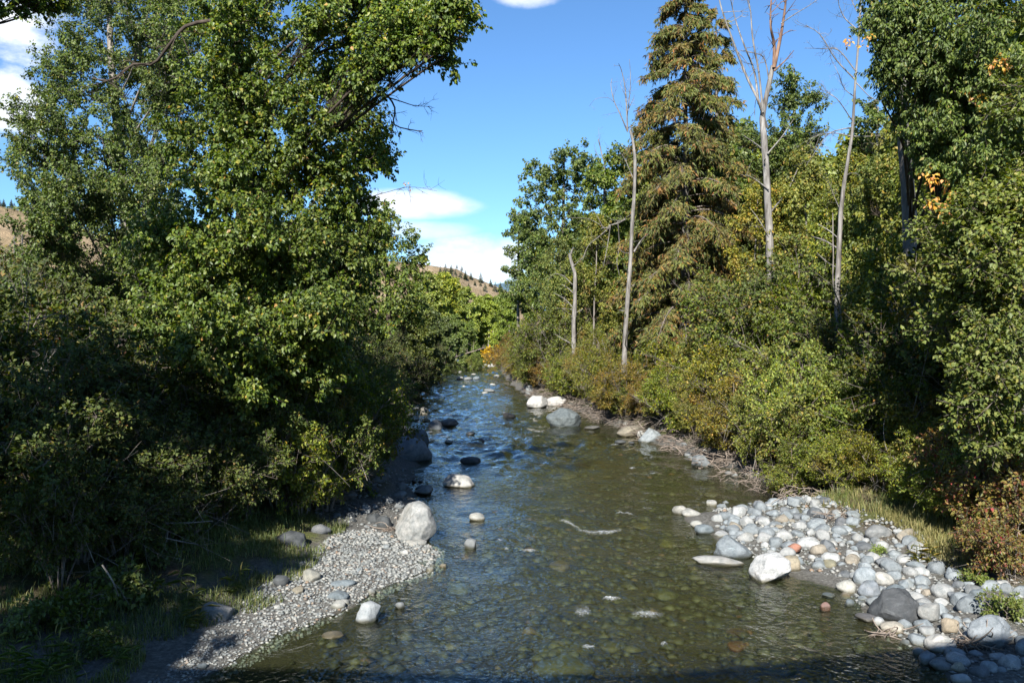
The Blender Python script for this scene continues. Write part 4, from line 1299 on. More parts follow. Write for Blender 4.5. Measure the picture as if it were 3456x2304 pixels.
# left thicket, back to front
ROWN = {}
GT = 'dark shrubs of the shaded left thicket'
LT = 'dark green leafy shrub in the shaded thicket under the left trees'
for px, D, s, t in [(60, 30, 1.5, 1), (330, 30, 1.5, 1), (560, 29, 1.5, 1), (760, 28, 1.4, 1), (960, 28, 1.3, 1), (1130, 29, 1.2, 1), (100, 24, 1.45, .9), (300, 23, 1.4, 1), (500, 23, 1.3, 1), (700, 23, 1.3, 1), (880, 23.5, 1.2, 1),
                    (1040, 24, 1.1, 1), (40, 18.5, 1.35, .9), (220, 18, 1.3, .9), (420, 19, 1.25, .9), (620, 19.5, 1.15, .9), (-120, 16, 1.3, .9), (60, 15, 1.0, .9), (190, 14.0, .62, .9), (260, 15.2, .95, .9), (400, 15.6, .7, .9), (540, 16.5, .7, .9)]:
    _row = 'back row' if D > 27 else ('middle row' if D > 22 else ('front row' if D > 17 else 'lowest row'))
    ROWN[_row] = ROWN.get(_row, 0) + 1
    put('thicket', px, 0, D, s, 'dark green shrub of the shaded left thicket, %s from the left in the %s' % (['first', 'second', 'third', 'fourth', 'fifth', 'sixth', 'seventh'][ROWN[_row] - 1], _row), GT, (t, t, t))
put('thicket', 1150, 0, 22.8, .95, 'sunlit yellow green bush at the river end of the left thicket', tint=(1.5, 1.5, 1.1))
put('green', 1010, 0, 20.2, .85, 'yellowish bush catching the sun above the left gravel', tint=(1.0, 1.05, .8))
put('thicket', 1200, 0, 27, 1.15, 'leafy bush overhanging the shaded left waterline', tint=(1.1, 1.15, .9))
put('green', 1240, 0, 33, .9, 'bright green bush hanging over the left waterline above the shaded boulders', tint=(.9, 1.0, .8))
put('thicket', 1100, 0, 21.4, .8, 'green bush hanging over the shaded left stones', tint=(1.2, 1.25, .9))
put('thicket', 940, 0, 20.6, .85, 'green bush behind the shaded left grass', tint=(1.0, 1.1, .9))
put('thicket', 820, 0, 19.2, .8, 'low dark bush at the head of the left grass', tint=(.9, .95, .9))
put('thicket', 1215, 0, 24.5, .9, 'leafy bush at the left waterline behind the shaded stones', tint=(1.0, 1.1, .9))
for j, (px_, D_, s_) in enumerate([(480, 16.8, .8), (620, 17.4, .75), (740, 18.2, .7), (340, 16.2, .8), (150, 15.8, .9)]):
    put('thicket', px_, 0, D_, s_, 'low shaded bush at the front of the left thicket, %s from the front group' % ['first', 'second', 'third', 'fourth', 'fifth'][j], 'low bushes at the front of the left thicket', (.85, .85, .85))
put('dogwood', 300, 0, 20.5, 1.35, 'rusty orange leaved shrub in the middle of the left thicket', tint=(.75, .6, .6))
put('dogwood', 470, 0, 19.2, 1.25, 'brownish red shrub right of the rusty orange one', tint=(.6, .5, .55))
put('dogwood', 150, 0, 17, 1.1, 'dull red shrub low in the left thicket', tint=(.5, .45, .5))
put('alder', 520, 0, 25, 1.15, 'tall dark alder rising from the left thicket', name='alder', tint=(.95, 1, 1))
put('alder', 180, 0, 25, 1.15, 'tall dark alder at the far left of the thicket', name='alder', tint=(.9, 1, 1))
put('alder', 900, 0, 26, 1.0, 'dark alder below the cottonwood trunk', name='alder')
GB = 'low leafy plants in the bottom left shade'
for px, D, s in [(30, 13.8, 1.2), (90, 12.6, .8), (250, 13, 1.0), (330, 12.4, .7), (420, 14, 1.1), (520, 15.5, 1.0), (640, 16.8, .9)]:
    ROWN['low'] = ROWN.get('low', 0) + 1
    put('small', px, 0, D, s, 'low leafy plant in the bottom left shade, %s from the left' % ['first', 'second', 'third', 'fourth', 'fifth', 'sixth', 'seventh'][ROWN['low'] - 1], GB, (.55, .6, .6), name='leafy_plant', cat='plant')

# left bank further away
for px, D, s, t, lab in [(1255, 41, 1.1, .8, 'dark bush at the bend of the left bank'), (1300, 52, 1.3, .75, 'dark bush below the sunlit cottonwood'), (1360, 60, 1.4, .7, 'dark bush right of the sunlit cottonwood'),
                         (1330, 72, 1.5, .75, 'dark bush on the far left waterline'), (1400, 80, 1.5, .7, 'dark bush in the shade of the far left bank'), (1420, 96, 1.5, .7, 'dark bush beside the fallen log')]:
    put('thicket', px, 0, D, s, lab, None, (t, t, t))  # tint darkens these bushes, painting in the shade of the far bank
put('fine', 1490, 0, 104, 1.1, 'reddish bush at the left end of the fallen log', tint=(1.1, .6, .7))
put('green', 1600, 0, 101, .85, 'small bright bush behind the fallen log', tint=(.9, 1.1, .7))
put('small', 1660, 0, 122, 3.6, 'golden yellow bush at the far bend of the river', tint=(3.0, 1.55, .5), name='yellow_bush')

# right bank shrubs, far to near
for kind, px, D, s, t, lab in [
        ('fine', 1705, 92, 1.25, (1.1, .62, .6), 'rust red bush at the far right bank'), ('fine', 1745, 78, 1.25, (1.05, .65, .6), 'rusty bush left of the tall willow'), ('fine', 1790, 72, 1.3, (.9, .75, .6), 'olive bush under the slim poplar'),
        ('fine', 1860, 62, 2.1, (.75, .85, .7), 'tall dark green willow on the right bank'), ('fine', 1960, 60, 1.9, (.85, .9, .7), 'green willow below the broken snag'), ('fine', 1800, 66, 1.3, (.9, .95, .8), 'round green bush behind the pale twin boulders'),
        ('green', 2050, 58, 1.5, (.95, 1.0, .7), 'yellow green bush below the dark spruce'), ('fine', 2000, 53, 1.25, (1.05, .72, .7), 'red brown bush above the domed boulder'), ('fine', 1920, 56, 1.2, (.95, .85, .7), 'olive bush above the pale twin boulders'),
        ('fine', 2080, 50, 1.15, (1.0, .75, .7), 'brownish bush behind the rooty bank'), ('green', 2170, 47, 1.0, (1.15, 1.15, .7), 'yellow green bush over the rooty bank'), ('green', 2280, 44, 1.05, (1.2, 1.15, .7), 'bright yellow green bush at the foot of the cedar'),
        ('green', 2390, 42, 1.2, (1.05, .9, .7), 'mixed orange and green bush right of the cedar foot'), ('fine', 2480, 41, 1.5, (.95, .9, .75), 'olive bush with pale twigs right of the cedar'), ('fine', 2250, 39.5, .75, (1.05, .8, .7), 'low brownish bush above the faceted boulder'),
        ('green', 2560, 40, 1.5, (.9, .95, .75), 'green bush below the big dead cottonwood'), ('green', 2680, 38, 1.5, (.9, 1, .8), 'leafy bush right of the big dead cottonwood'), ('fine', 2370, 36, .95, (1.1, .95, .65), 'yellowish bush leaning over the rooty bank'),
        ('green', 2450, 34, 1.0, (1.2, 1.05, .65), 'orange tinged bush above the dark bank boulder'), ('fine', 2540, 33, 1.1, (1.0, .95, .7), 'olive bush behind the orange tinged one'), ('green', 2620, 32, 1.3, (1.0, 1.05, .75), 'fresh green bush in the middle of the right bank'),
        ('green', 2760, 33, 1.6, (.85, .95, .8), 'tall green bush below the slender dead tree'), ('green', 2900, 32, 1.7, (.8, .9, .8), 'dense green bush right of the slender dead tree'), ('green', 2560, 28.5, .8, (1.1, 1.1, .65), 'low yellow green bush at the right waterline'),
        ('green', 2680, 27.5, 1.05, (.95, 1.05, .75), 'leafy bush behind the upstream cobbles'), ('green', 2800, 26.5, 1.15, (.85, 1.0, .8), 'dense bush behind the middle of the cobble bar'), ('green', 2920, 25.5, 1.2, (.8, .95, .8), 'dark green bush above the bright little plant'),
        ('thicket', 3050, 25, 1.2, (1.1, 1.15, .9), 'dark bush at the head of the right bank grass'), ('thicket', 3160, 23, 1.2, (1.05, 1.1, .9), 'dark bush in the shade under the right trees'), ('thicket', 3290, 22, 1.25, (1.0, 1.05, .9), 'dark bush under the layered right branches'),
        ('thicket', 3420, 21, 1.3, (1.0, 1.05, .9), 'dark bush at the far right of the shade'), ('alder', 2850, 30, 1.05, (1.3, 1.35, 1.1), 'alder with layered sprays behind the right bushes'), ('alder', 3020, 27, 1.15, (1.15, 1.25, 1.0), 'alder with layered sprays in the right thicket'),
        ('alder', 3200, 24, 1.15, (1.1, 1.2, 1.0), 'dark alder in the middle of the right thicket'), ('alder', 3370, 21, 1.15, (1.15, 1.2, 1.0), 'alder leaning out from the right edge'), ('alder', 3560, 20, 1.2, (1.1, 1.2, 1.0), 'alder just outside the right edge'),
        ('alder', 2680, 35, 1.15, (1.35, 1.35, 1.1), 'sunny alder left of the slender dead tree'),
        ('dogwood', 3330, 18.2, 1.0, (1, 1, 1), 'yellow and red leaved dogwood at the right edge above the grass'), ('dogwood', 3440, 16.5, 1.05, (1, .95, .95), 'dark red berried dogwood at the lower right edge'), ('dogwood', 3270, 20.5, .95, (.8, .85, .85), 'dogwood with dull leaves behind the right grass'),
        ('dogwood', 3420, 15.2, .6, (.9, .85, .85), 'low red dogwood sprawling over the right cobbles'), ('dogwood', 3340, 16.2, .5, (.85, .9, .85), 'small dogwood at the grassy edge of the cobbles')]:
    put(kind, px, 0, D, s, lab, None, t)
ORD = ['first', 'second', 'third', 'fourth', 'fifth', 'sixth', 'seventh', 'eighth', 'ninth', 'tenth', 'eleventh', 'twelfth', 'thirteenth', 'fourteenth', 'fifteenth', 'sixteenth', 'seventeenth', 'eighteenth', 'nineteenth', 'twentieth',
       'twenty-first', 'twenty-second', 'twenty-third', 'twenty-fourth', 'twenty-fifth', 'twenty-sixth', 'twenty-seventh', 'twenty-eighth', 'twenty-ninth', 'thirtieth', 'thirty-first', 'thirty-second', 'thirty-third', 'thirty-fourth', 'thirty-fifth']
brush_spots = []
WR = [('green', 'yellow green', (1.15, 1.1, .7)), ('fine', 'olive', (1.0, .92, .7)), ('green', 'orange tinged', (1.3, .95, .6)), ('fine', 'red brown', (1.15, .68, .65)), ('green', 'fresh green', (.95, 1.05, .7)), ('fine', 'golden', (1.3, 1.1, .55)), ('fine', 'dull green', (.8, .9, .75))]
for j, y in enumerate([25.8, 27.4, 29, 30.8, 32.6, 34.5, 36.5, 38.6, 40.8, 43, 45.5, 48, 51, 54, 57.5, 61, 65, 70, 75, 81, 88]):
    kd, wd, tt_ = WR[(j * 3) % 7]
    xx = float(xR(np.array(y))) + .75 + .5 * ((j * 37) % 10) / 10
    _k[0] += 1
    shrub(PR[kd][_k[0] % len(PR[kd])], (xx, y), .62 + .3 * ((j * 53) % 10) / 10 + max(0, (y - 45)) * .006, '%s bush overhanging the right waterline, %s from the cobble bar' % (wd, ORD[j]), 'shrub', 'bushes overhanging the right waterline', tt_)
for j, y in enumerate([27, 30, 33.5, 37, 41, 45, 50, 56]):
    kd, wd, tt_ = WR[(j * 2 + 1) % 7]
    xx = float(xR(np.array(y))) + 3.6 + .6 * ((j * 37) % 10) / 10
    _k[0] += 1
    shrub(PR[kd][_k[0] % len(PR[kd])], (xx, y), 1.0 + .35 * ((j * 53) % 10) / 10, '%s bush in the second row of the right bank, %s from the cobble bar' % (wd, ORD[j]), 'shrub', 'second row of bushes on the right bank', tt_)
put('alder', 2535, 0, 37, 1.2, 'sunny alder before the lower trunk of the big dead cottonwood', tint=(1.5, 1.5, 1.1), name='alder')  # tints of these two alders raised to paint sunlight on their leaves
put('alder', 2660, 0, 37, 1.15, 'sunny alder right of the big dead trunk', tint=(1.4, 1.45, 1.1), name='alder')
put('fine', 2110, 0, 43, 1.15, 'rusty bush before the foot of the leaning snag', tint=(1.15, .8, .65))
put('fine', 2045, 0, 47, 1.2, 'olive bush left of the leaning snag foot', tint=(1.0, .95, .7))
for j, (xx, yy, ss) in enumerate([(8.3, 24.4, .62), (9.4, 24.2, .75), (10.4, 23.6, .7), (9.0, 25.6, .95), (10.2, 25.3, 1.0), (11.4, 23.0, .8), (12.0, 21.6, .85), (11.6, 24.6, 1.0), (9.6, 21.6, .6), (9.9, 20.0, .62), (9.8, 18.5, .58), (10.9, 19.2, .85), (9.0, 22.8, .6), (10.8, 17.4, .75), (11.0, 21.0, .9)]):
    _k[0] += 1
    shrub(PR['green'][_k[0] % 3], (xx, yy), ss, '%s leafy bush from the left behind the cobble bar' % ORD[j], 'shrub', 'leafy bushes behind the cobble bar', [(1, 1.05, .7), (.9, 1.05, .75), (1.1, 1.0, .65)][j % 3])
for j, y in enumerate(np.linspace(25, 62, 26)):
    xx = float(xR(np.array(y))) + .25
    p_ = np.array([xx, y])
    px_ = CX + xx / y * F_PX
    brush_spots.append((xx, float(y), .9 + y * .02))
put('small', 2800, 0, 25.2, 1.1, 'bright lime green plant on the right bank', tint=(1.5, 1.35, .7), name='leafy_plant', cat='plant')
put('small', 2735, 0, 25.6, 1.0, 'little green plant left of the bright lime one', tint=(.9, .95, .8), name='leafy_plant', cat='plant')
put('small', 2660, 0, 26.3, .8, 'little yellowish plant hanging on the rooty bank', tint=(1.1, 1.0, .7), name='leafy_plant', cat='plant')
put('small', 3305, 0, 15.2, .55, 'small green plant growing between the right cobbles', tint=(.9, .95, .7), name='leafy_plant', cat='plant')
put('small', 2970, 0, 17.5, .4, 'tiny plant between the cobbles by the white oval one', tint=(.8, .9, .7), name='leafy_plant', cat='plant')
put('small', 3400, 0, 13.6, .7, 'twiggy grey plant at the bottom right corner', tint=(.6, .6, .6), name='leafy_plant', cat='plant')

# ------------------------------------------------------------------ right bank trees
rng = np.random.default_rng(77)


def cedar(px, D, py_top, wpx, label, name='cedar_tree', n=105, mat='cedar', seed=1, z0=None, spray=46, hang=.30):
    """old conifer with drooping boughs: tree > trunk, bough (> foliage)"""
    rng = np.random.default_rng(seed)
    b = at(px, 1110, D)
    z0 = gz(b[0], D) if z0 is None else z0
    B = np.array([b[0], D, z0])
    H = at(px, py_top, D)[2] - z0
    Rm = wpx / 2 / F_PX * D
    root = thing(name, label, 'tree', B)
    me, P = trunk_mesh([(0, 0, 0), (0.05, 0, H * .5), (-.05, 0, H)], .012 * H + .08, .02, M['bark_grey'], seed=seed)
    obj('trunk', me, root)
    for i in range(n):
        t = 0.03 + 0.965 * (i + rng.uniform(-1.5, 2.5)) / n
        t = min(max(t, .03), .995)
        z = H * t
        L = Rm * 1.15 * (1 - t) ** 0.55 * rng.uniform(0.62, 1.15) + 0.15
        a = i * 2.399 + rng.normal() * 0.35
        o = np.array([math.cos(a), math.sin(a), 0])
        A = np.array([0, 0, z])
        E = A + o * L + np.array([0, 0, -L * rng.uniform(0.15, 0.42)])
        C = A + o * L * 0.55 + np.array([0, 0, L * 0.16])
        br = bez(A[None], C[None], E[None], 9)
        parts = [tubes(br, ((0.014 + 0.010 * L) * np.linspace(1, .3, 9))[None], 4)]
        ns = int(spray * (0.35 + L / Rm))
        idx = np.sqrt(rng.uniform(0.03, 1, ns)) * 8
        i0 = np.minimum(idx.astype(int), 7)
        S = br[0][i0] + (br[0][i0 + 1] - br[0][i0]) * (idx - i0)[:, None]
        side = np.cross(o, [0, 0, 1]) * rng.choice([-1, 1], ns)[:, None]
        d = unit(o * 0.6 + side * rng.uniform(0.2, 1.0, ns)[:, None] + np.array([0, 0, -.55]) + rng.normal(size=(ns, 3)) * .25)
        ln = np.minimum(1.15, 0.36 * L + .2) * rng.uniform(0.4, 1.2, ns)
        tw = np.stack([S, S + d * ln[:, None] + np.array([0, 0, -.12]) * ln[:, None]], 1)
        parts.append(tubes(tw, np.full((ns, 1), .006) * np.array([[1, .5]]), 3))
        m = 10
        tt = rng.uniform(0.1, 1, (ns, m))
        Pp = (S[:, None] + d[:, None] * (ln[:, None] * tt)[..., None]).reshape(-1, 3)
        Ad = (np.repeat(d, m, 0) * .45 + rng.normal(size=(ns * m, 3)) * .45 + np.array([0, 0, -.75]))
        Nn = rng.normal(size=(ns * m, 3)) + o * .4
        ll = hang * rng.uniform(.55, 1.2, ns * m)
        fol = leaf_geo(Pp, Ad, Nn, ll, ll * .235, 0.1, 0.1)
        V, F = merge(parts)
        bo = obj('bough', mesh_np('bough', V, F, True, M['twig']), root)
        obj('foliage', mesh_np('foliage', fol[0], fol[1], False, M[mat]), bo, kind='stuff')
    return root


cedar(2310, 48, -70, 470, 'tall old cedar with drooping browning boughs on the right bank', n=175, seed=3, spray=84, hang=.31)
cedar(2415, 55, 20, 300, 'second slimmer cedar merging behind the tall old cedar', n=70, seed=4, spray=50, hang=.36)
cedar(2052, 63, 900, 190, 'small dark spruce between the snags', 'spruce_tree', n=34, mat='spruce', seed=5, spray=30, hang=.3)
cedar(2520, 62, 420, 330, 'dark conifer in the gap right of the cedar', 'spruce_tree', n=44, mat='spruce', seed=6, spray=34, hang=.42)

P2 = dict(CW, sub=15, sprig=6, m=16, ll=.17, lw=.125, sl=.5)
P3 = dict(CW, sub=13, sprig=5, m=15, ll=.24, lw=.17, sl=.6)


def poplar(label, px, D, py_top, rows, cfg, leaf, bark, r=.2, seed=0, k=1.15, lean=0, group=None, name='cottonwood_tree', **kw):
    b = at(px, 1110, D)
    B = np.array([b[0], D, gz(b[0], D)])
    return make_tree(name, label, 'tree', B, [B, at(px + lean * .3, (1110 + py_top) / 2 + 100, D), at(px + lean * .7, (1110 + py_top) / 2 - 150, D), at(px + lean, py_top + 20, D)], r, .04, lobes_px(rows, np.random.default_rng(seed), 1.5, k), cfg, leaf, bark, seed=seed, group=group, **kw)


poplar('rounded blue green cottonwood left of the dead snags', 1905, 72, 500,
       [(1800, 590, 45, 72, .7), (1850, 600, 50, 72), (1900, 560, 60, 72), (1950, 545, 50, 72), (1985, 590, 45, 73), (1830, 660, 60, 71), (1900, 650, 70, 71), (1970, 660, 60, 72), (1800, 720, 60, 71), (1880, 740, 70, 70), (1960, 750, 60, 71), (1790, 800, 60, 70), (1860, 830, 70, 70), (1940, 840, 60, 70), (1810, 890, 60, 70), (1890, 920, 70, 70), (1970, 920, 50, 70), (1840, 980, 60, 70), (1935, 520, 25, 72, .3)],
       P3, 'aspen', 'bark_grey', .26, 51)
poplar('slim grey green poplar at the right side of the far gap', 1752, 86, 700,
       [(1740, 750, 32, 86), (1770, 740, 35, 86), (1745, 800, 40, 86), (1785, 810, 40, 86), (1730, 870, 35, 85, .5), (1775, 880, 45, 85), (1750, 940, 40, 85), (1790, 960, 45, 85), (1735, 1000, 40, 85), (1775, 1030, 45, 85), (1715, 840, 22, 85, .3), (1720, 920, 25, 85, .3)],
       P3, 'aspen', 'bark_pale', .2, 52, twig='bark_pale')
poplar('bright green poplar behind the leaning snag', 2040, 62, 520,
       [(2010, 620, 45, 62), (2060, 580, 45, 62), (2090, 640, 50, 62), (2030, 690, 60, 62), (2090, 730, 55, 61), (2020, 780, 60, 61), (2080, 820, 55, 61), (2030, 870, 55, 61), (2090, 910, 50, 60), (2010, 940, 50, 60), (2060, 980, 60, 60), (2075, 530, 25, 62, .4), (2130, 560, 40, 62), (2150, 660, 50, 62)],
       P3, 'cottonwood', 'bark_grey', .2, 53)
poplar('dense cottonwood behind the big dead tree', 2680, 52, 210,
       [(2660, 260, 35, 52, .6), (2690, 320, 55, 52), (2735, 360, 45, 52), (2640, 370, 55, 52), (2700, 430, 60, 52), (2630, 470, 60, 51), (2740, 470, 45, 52), (2680, 540, 65, 51), (2600, 570, 60, 51), (2720, 600, 60, 51), (2640, 650, 65, 51), (2560, 680, 60, 51), (2700, 700, 60, 50), (2610, 770, 70, 50), (2690, 810, 70, 50), (2560, 840, 70, 50), (2650, 900, 80, 50), (2540, 480, 50, 52), (2500, 560, 50, 52)],
       dict(P2, ll=.16, lw=.11, m=14), 'aspen', 'bark_grey', .25, 54)
poplar('light green cottonwood between the slender dead tree and the big dead tree', 2790, 44, 640,
       [(2790, 700, 55, 44), (2740, 770, 60, 44), (2830, 770, 60, 44), (2780, 840, 70, 43), (2700, 870, 60, 43), (2850, 860, 60, 43), (2760, 930, 80, 43), (2840, 960, 70, 42), (2690, 970, 70, 42), (2760, 1040, 80, 42), (2850, 1060, 70, 42), (2820, 650, 35, 44, .4)],
       P2, 'lime', 'bark_grey', .16, 55)
poplar('hazy green poplar behind the slender dead tree', 2960, 46, 340,
       [(2930, 400, 50, 46, .7), (2990, 420, 60, 46, .7), (2930, 500, 60, 46), (3000, 520, 70, 46), (2920, 600, 60, 45), (3000, 630, 70, 45), (2930, 710, 70, 45), (3010, 740, 70, 45), (2940, 820, 80, 44), (3020, 850, 70, 44), (2930, 930, 80, 44), (3030, 960, 80, 44), (2970, 1040, 90, 43), (2880, 790, 50, 45), (3090, 700, 70, 45), (3100, 820, 80, 45)],
       P2, 'aspen', 'bark_pale', .18, 56)
# near trees of the right edge
NR = dict(CW, sub=21, sprig=7, m=16, ll=.115, lw=.056, droop=.95, spread=.5, sl=.36, nrand=1.0)
b = at(3085, 1110, 26)
B = np.array([b[0], 26, gz(b[0], 26)])
rows = [(2960, 80, 60, 19, .8), (3010, 170, 85, 19), (3060, 60, 90, 19.5), (3090, 230, 95, 19), (3160, 130, 100, 19), (3190, 270, 100, 18.5), (3120, 340, 90, 19, .8), (3250, 200, 95, 18.5), (3010, 260, 60, 19.5, .7), (3280, 330, 90, 18), (3150, 20, 110, 20), (3270, 60, 110, 19), (2980, 350, 45, 20, .5), (3200, 450, 90, 18.5),
        (3300, 460, 100, 18), (3150, 560, 80, 18.5, .7), (3240, 590, 100, 18), (3080, 480, 70, 19.5, .6), (3360, 120, 110, 18), (3400, 280, 110, 17.5), (3160, -120, 140, 20), (3340, -100, 150, 19), (3430, 430, 110, 17.5), (3330, 610, 110, 17.5), (3000, -60, 90, 20)]
make_tree('cottonwood_tree', 'near tree with long drooping leaves filling the top right corner', 'tree', B, [B, at(3075, 800, 26), at(3062, 500, 25.5), at(3060, 200, 25), at(3040, -200, 24.5), at(3040, -350, 24.5)], .27, .07, lobes_px(rows, rng, .8), NR, 'aspen', 'bark_grey', seed=61, rise=.3)
RT = [o for o in COL.objects if o.get('label') == 'near tree with long drooping leaves filling the top right corner'][0]
for px, py, D, n in [(2864, 146, 18.8, 4), (3140, 610, 17.8, 6), (3160, 680, 17.6, 8), (3215, 675, 17.5, 7), (3190, 740, 17.4, 5), (3380, 240, 17, 5), (3300, 345, 17.3, 4), (3240, 690, 17.5, 6), (3400, 330, 16.8, 3), (2860, 142, 18.8, 5), (2918, 147, 18.8, 5), (3130, 595, 17.8, 6), (3165, 605, 17.8, 8), (3185, 625, 17.7, 7), (3150, 690, 17.6, 10), (3178, 700, 17.6, 10), (3200, 720, 17.6, 6), (3228, 655, 17.5, 12), (3370, 210, 17, 9), (3395, 225, 17, 8), (3345, 215, 17, 5), (3256, 735, 17.3, 3), (3285, 320, 17.4, 7), (3318, 372, 17.2, 3), (3270, 765, 17.2, 8), (2930, 135, 18.8, 3)]:
    S = at(px, py, D) - B + rng.normal(size=(n, 3)) * .05
    V, F = sprig_leaves(S, rvec(rng, n), np.full(n, .1), 2, dict(ll=.10, lw=.065, droop=.9), rng)
    obj('autumn_leaves', mesh_np('autumn_leaves', V, F, False, M['yellow']), RT, label='cluster of yellow and orange autumn leaves', kind='stuff')
AL = dict(CW, sub=20, sprig=8, m=14, ll=.10, lw=.078, droop=.2, nup=1.5, nrand=.5, spread=1.0, sl=.45, sprup=0.05, uptip=0.0)
b = at(3480, 1110, 18)
B = np.array([b[0], 18, gz(b[0], 18)])
rows = [(3420, 560, 110, 16.5), (3330, 720, 110, 16.5), (3430, 760, 120, 16), (3240, 820, 100, 17, .8), (3350, 880, 110, 16.3), (3440, 960, 120, 15.8), (3260, 960, 90, 17, .7), (3350, 1060, 100, 16.2, .8), (3420, 1160, 120, 15.6, .8), (3300, 1190, 90, 16.2, .7), (3400, 1310, 110, 15.4, .7), (3290, 1350, 90, 16, .6), (3180, 1100, 80, 17, .6), (3440, 660, 110, 16), (3480, 1450, 110, 15, .7),
        (3350, 1480, 80, 15.6, .5), (3180, 900, 80, 17.5, .6), (3560, 300, 200, 16), (3600, 800, 200, 15.5), (3540, -50, 200, 17), (3150, 760, 70, 18, .6), (3110, 960, 70, 18.5, .5)]
make_tree('alder_tree', 'alder with round leaves in flat layered sprays along the right edge', 'tree', B, [B, at(3480, 900, 18), at(3470, 400, 18), at(3480, -150, 18)], .17, .04, lobes_px(rows, rng, .7), AL, 'shrub', 'bark_grey', seed=62, rise=.25, twig='twig')
for o in [q for q in COL.objects if q.name == 'alder_tree'][0].children_recursive:
    o.color = (.74, .82, .85, 1)  # leaf colour dimmed to paint in shadow along the right edge

# backdrop trees behind the right bank, so that no bare horizon shows between the trunks
GBk = 'trees deep in the wood behind the right bank'
bk = []
for i in range(3):
    B = np.zeros(3)
    r_ = np.random.default_rng(500 + i)
    t_ = make_tree('cottonwood_tree', 'green tree deep in the wood behind the right bank', 'tree', B, [B, (0.1, 0, 6), (0, .1, 12)], .2, .04, auto_lobes(B, 12.5, 3.3, 26, r_, .1), dict(CW, sub=12, sprig=5, m=13, ll=.27, lw=.2, sl=.6), ['aspen', 'cottonwood', 'lime'][i], 'bark_grey', group=GBk, seed=500 + i, one_crown=True)
    bk.append(t_)
spots = [(2180, 72, 1.0), (2420, 68, 1.05), (2560, 60, .95), (2700, 62, .9), (2820, 58, .9), (2900, 50, .9), (3020, 55, 1.0), (3130, 48, 1.0), (3250, 42, 1.0), (3380, 36, 1.0), (3500, 32, .95), (2620, 75, 1.2), (2980, 70, 1.1), (3300, 55, 1.15), (2100, 85, 1.0), (1950, 92, .95), (1830, 100, .9), (3440, 27, .75), (3180, 33, .7), (3050, 36, .7), (2250, 60, .95), (2480, 52, .85), (2640, 54, .95), (2760, 48, .8), (2500, 80, 1.35), (2690, 85, 1.35), (2850, 75, 1.1), (2330, 90, 1.3), (1990, 78, .85), (2080, 66, .8)]
for i, (px, D, s) in enumerate(spots):
    o = bk[i] if i < 3 else copy_tree(bk[i % 3])
    x = at(px, 1110, D)[0]
    o.location = (float(x), D, gz(x, D) - .1)
    o.scale = (s * 1.1, s * 1.1, s * 1.34)
    o.rotation_euler = (0, 0, i * 1.9)
    o['label'] = 'green tree deep in the wood behind the right bank, %s from the left' % ORD[sorted(q[0] for q in spots).index(px)]
    for ch in o.children:
        if ch.name.startswith('crown'):
            v = .85 + .5 * ((i * 7) % 10) / 10
            ch.color = (v * 1.05, v, v * .9, 1)
# leafy young trees between and before the dead trunks
md = []
for i in range(2):
    r_ = np.random.default_rng(560 + i)
    B = np.zeros(3)
    md.append(make_tree('young_cottonwood', 'young', 'tree', B, [B, (0.1, 0, 5), (0, .1, 9.6)], .09, .02, auto_lobes(B, 10, 2.0, 26, r_, .06, lambda t: max(.15, math.sin(math.pi * min(1, max(0.0, t)) ** .9) ** .6), .42), dict(CW, sub=12, sprig=5, m=11, ll=.135, lw=.09, sl=.5, uptip=.4), ['shrub', 'aspen'][i], 'bark_pale', seed=560 + i, one_crown=True))
MID = [(2195, 58, .95, (.8, .85, .9), 'young green tree between the leaning snag and the cedar'), (2480, 53, 1.0, (.75, .8, .8), 'young tree at the right side of the cedar'), (2555, 41.5, .98, (.95, .9, .85), 'young leafy tree left of the big dead trunk'), (2640, 41.5, .95, (1.05, .9, .85), 'young leafy tree right of the big dead trunk'),
       (2715, 40, 1.1, (.8, .85, .8), 'tall young tree between the big and the slender dead tree'), (2790, 35, .85, (.9, .95, .8), 'young tree left of the slender dead trunk'), (2872, 36, 1.0, (.8, .85, .8), 'young tree right of the slender dead trunk'), (2950, 33, .9, (.75, .85, .8), 'young tree in the gap left of the top right crown'),
       (3040, 30, 1.0, (.7, .78, .75), 'young tree below the dark trunk at right'), (3120, 28, .95, (.65, .75, .7), 'shaded young tree in the right thicket'), (2010, 58, 1.05, (.75, .8, .85), 'young tree right of the jagged snag'), (1890, 62, .95, (.7, .78, .8), 'young tree left of the jagged snag')]
for i, (px, D, s, t, lab) in enumerate(MID):
    o = md[i] if i < 2 else copy_tree(md[i % 2])
    x = at(px, 1110, D)[0]
    o.location = (float(x), D, gz(x, D) - .1)
    o.scale = (s, s, s * 1.1)
    o.rotation_euler = (0, 0, i * 1.7)
    o['label'] = lab
    for ch in o.children:
        if ch.name.startswith('crown'):
            ch.color = (1.3 * t[0] * (1 if i % 2 == 0 else 1.6), 1.15 * t[1] * (1 if i % 2 == 0 else 1.35), t[2] * (1.2 if i % 2 == 0 else 1.5), 1)
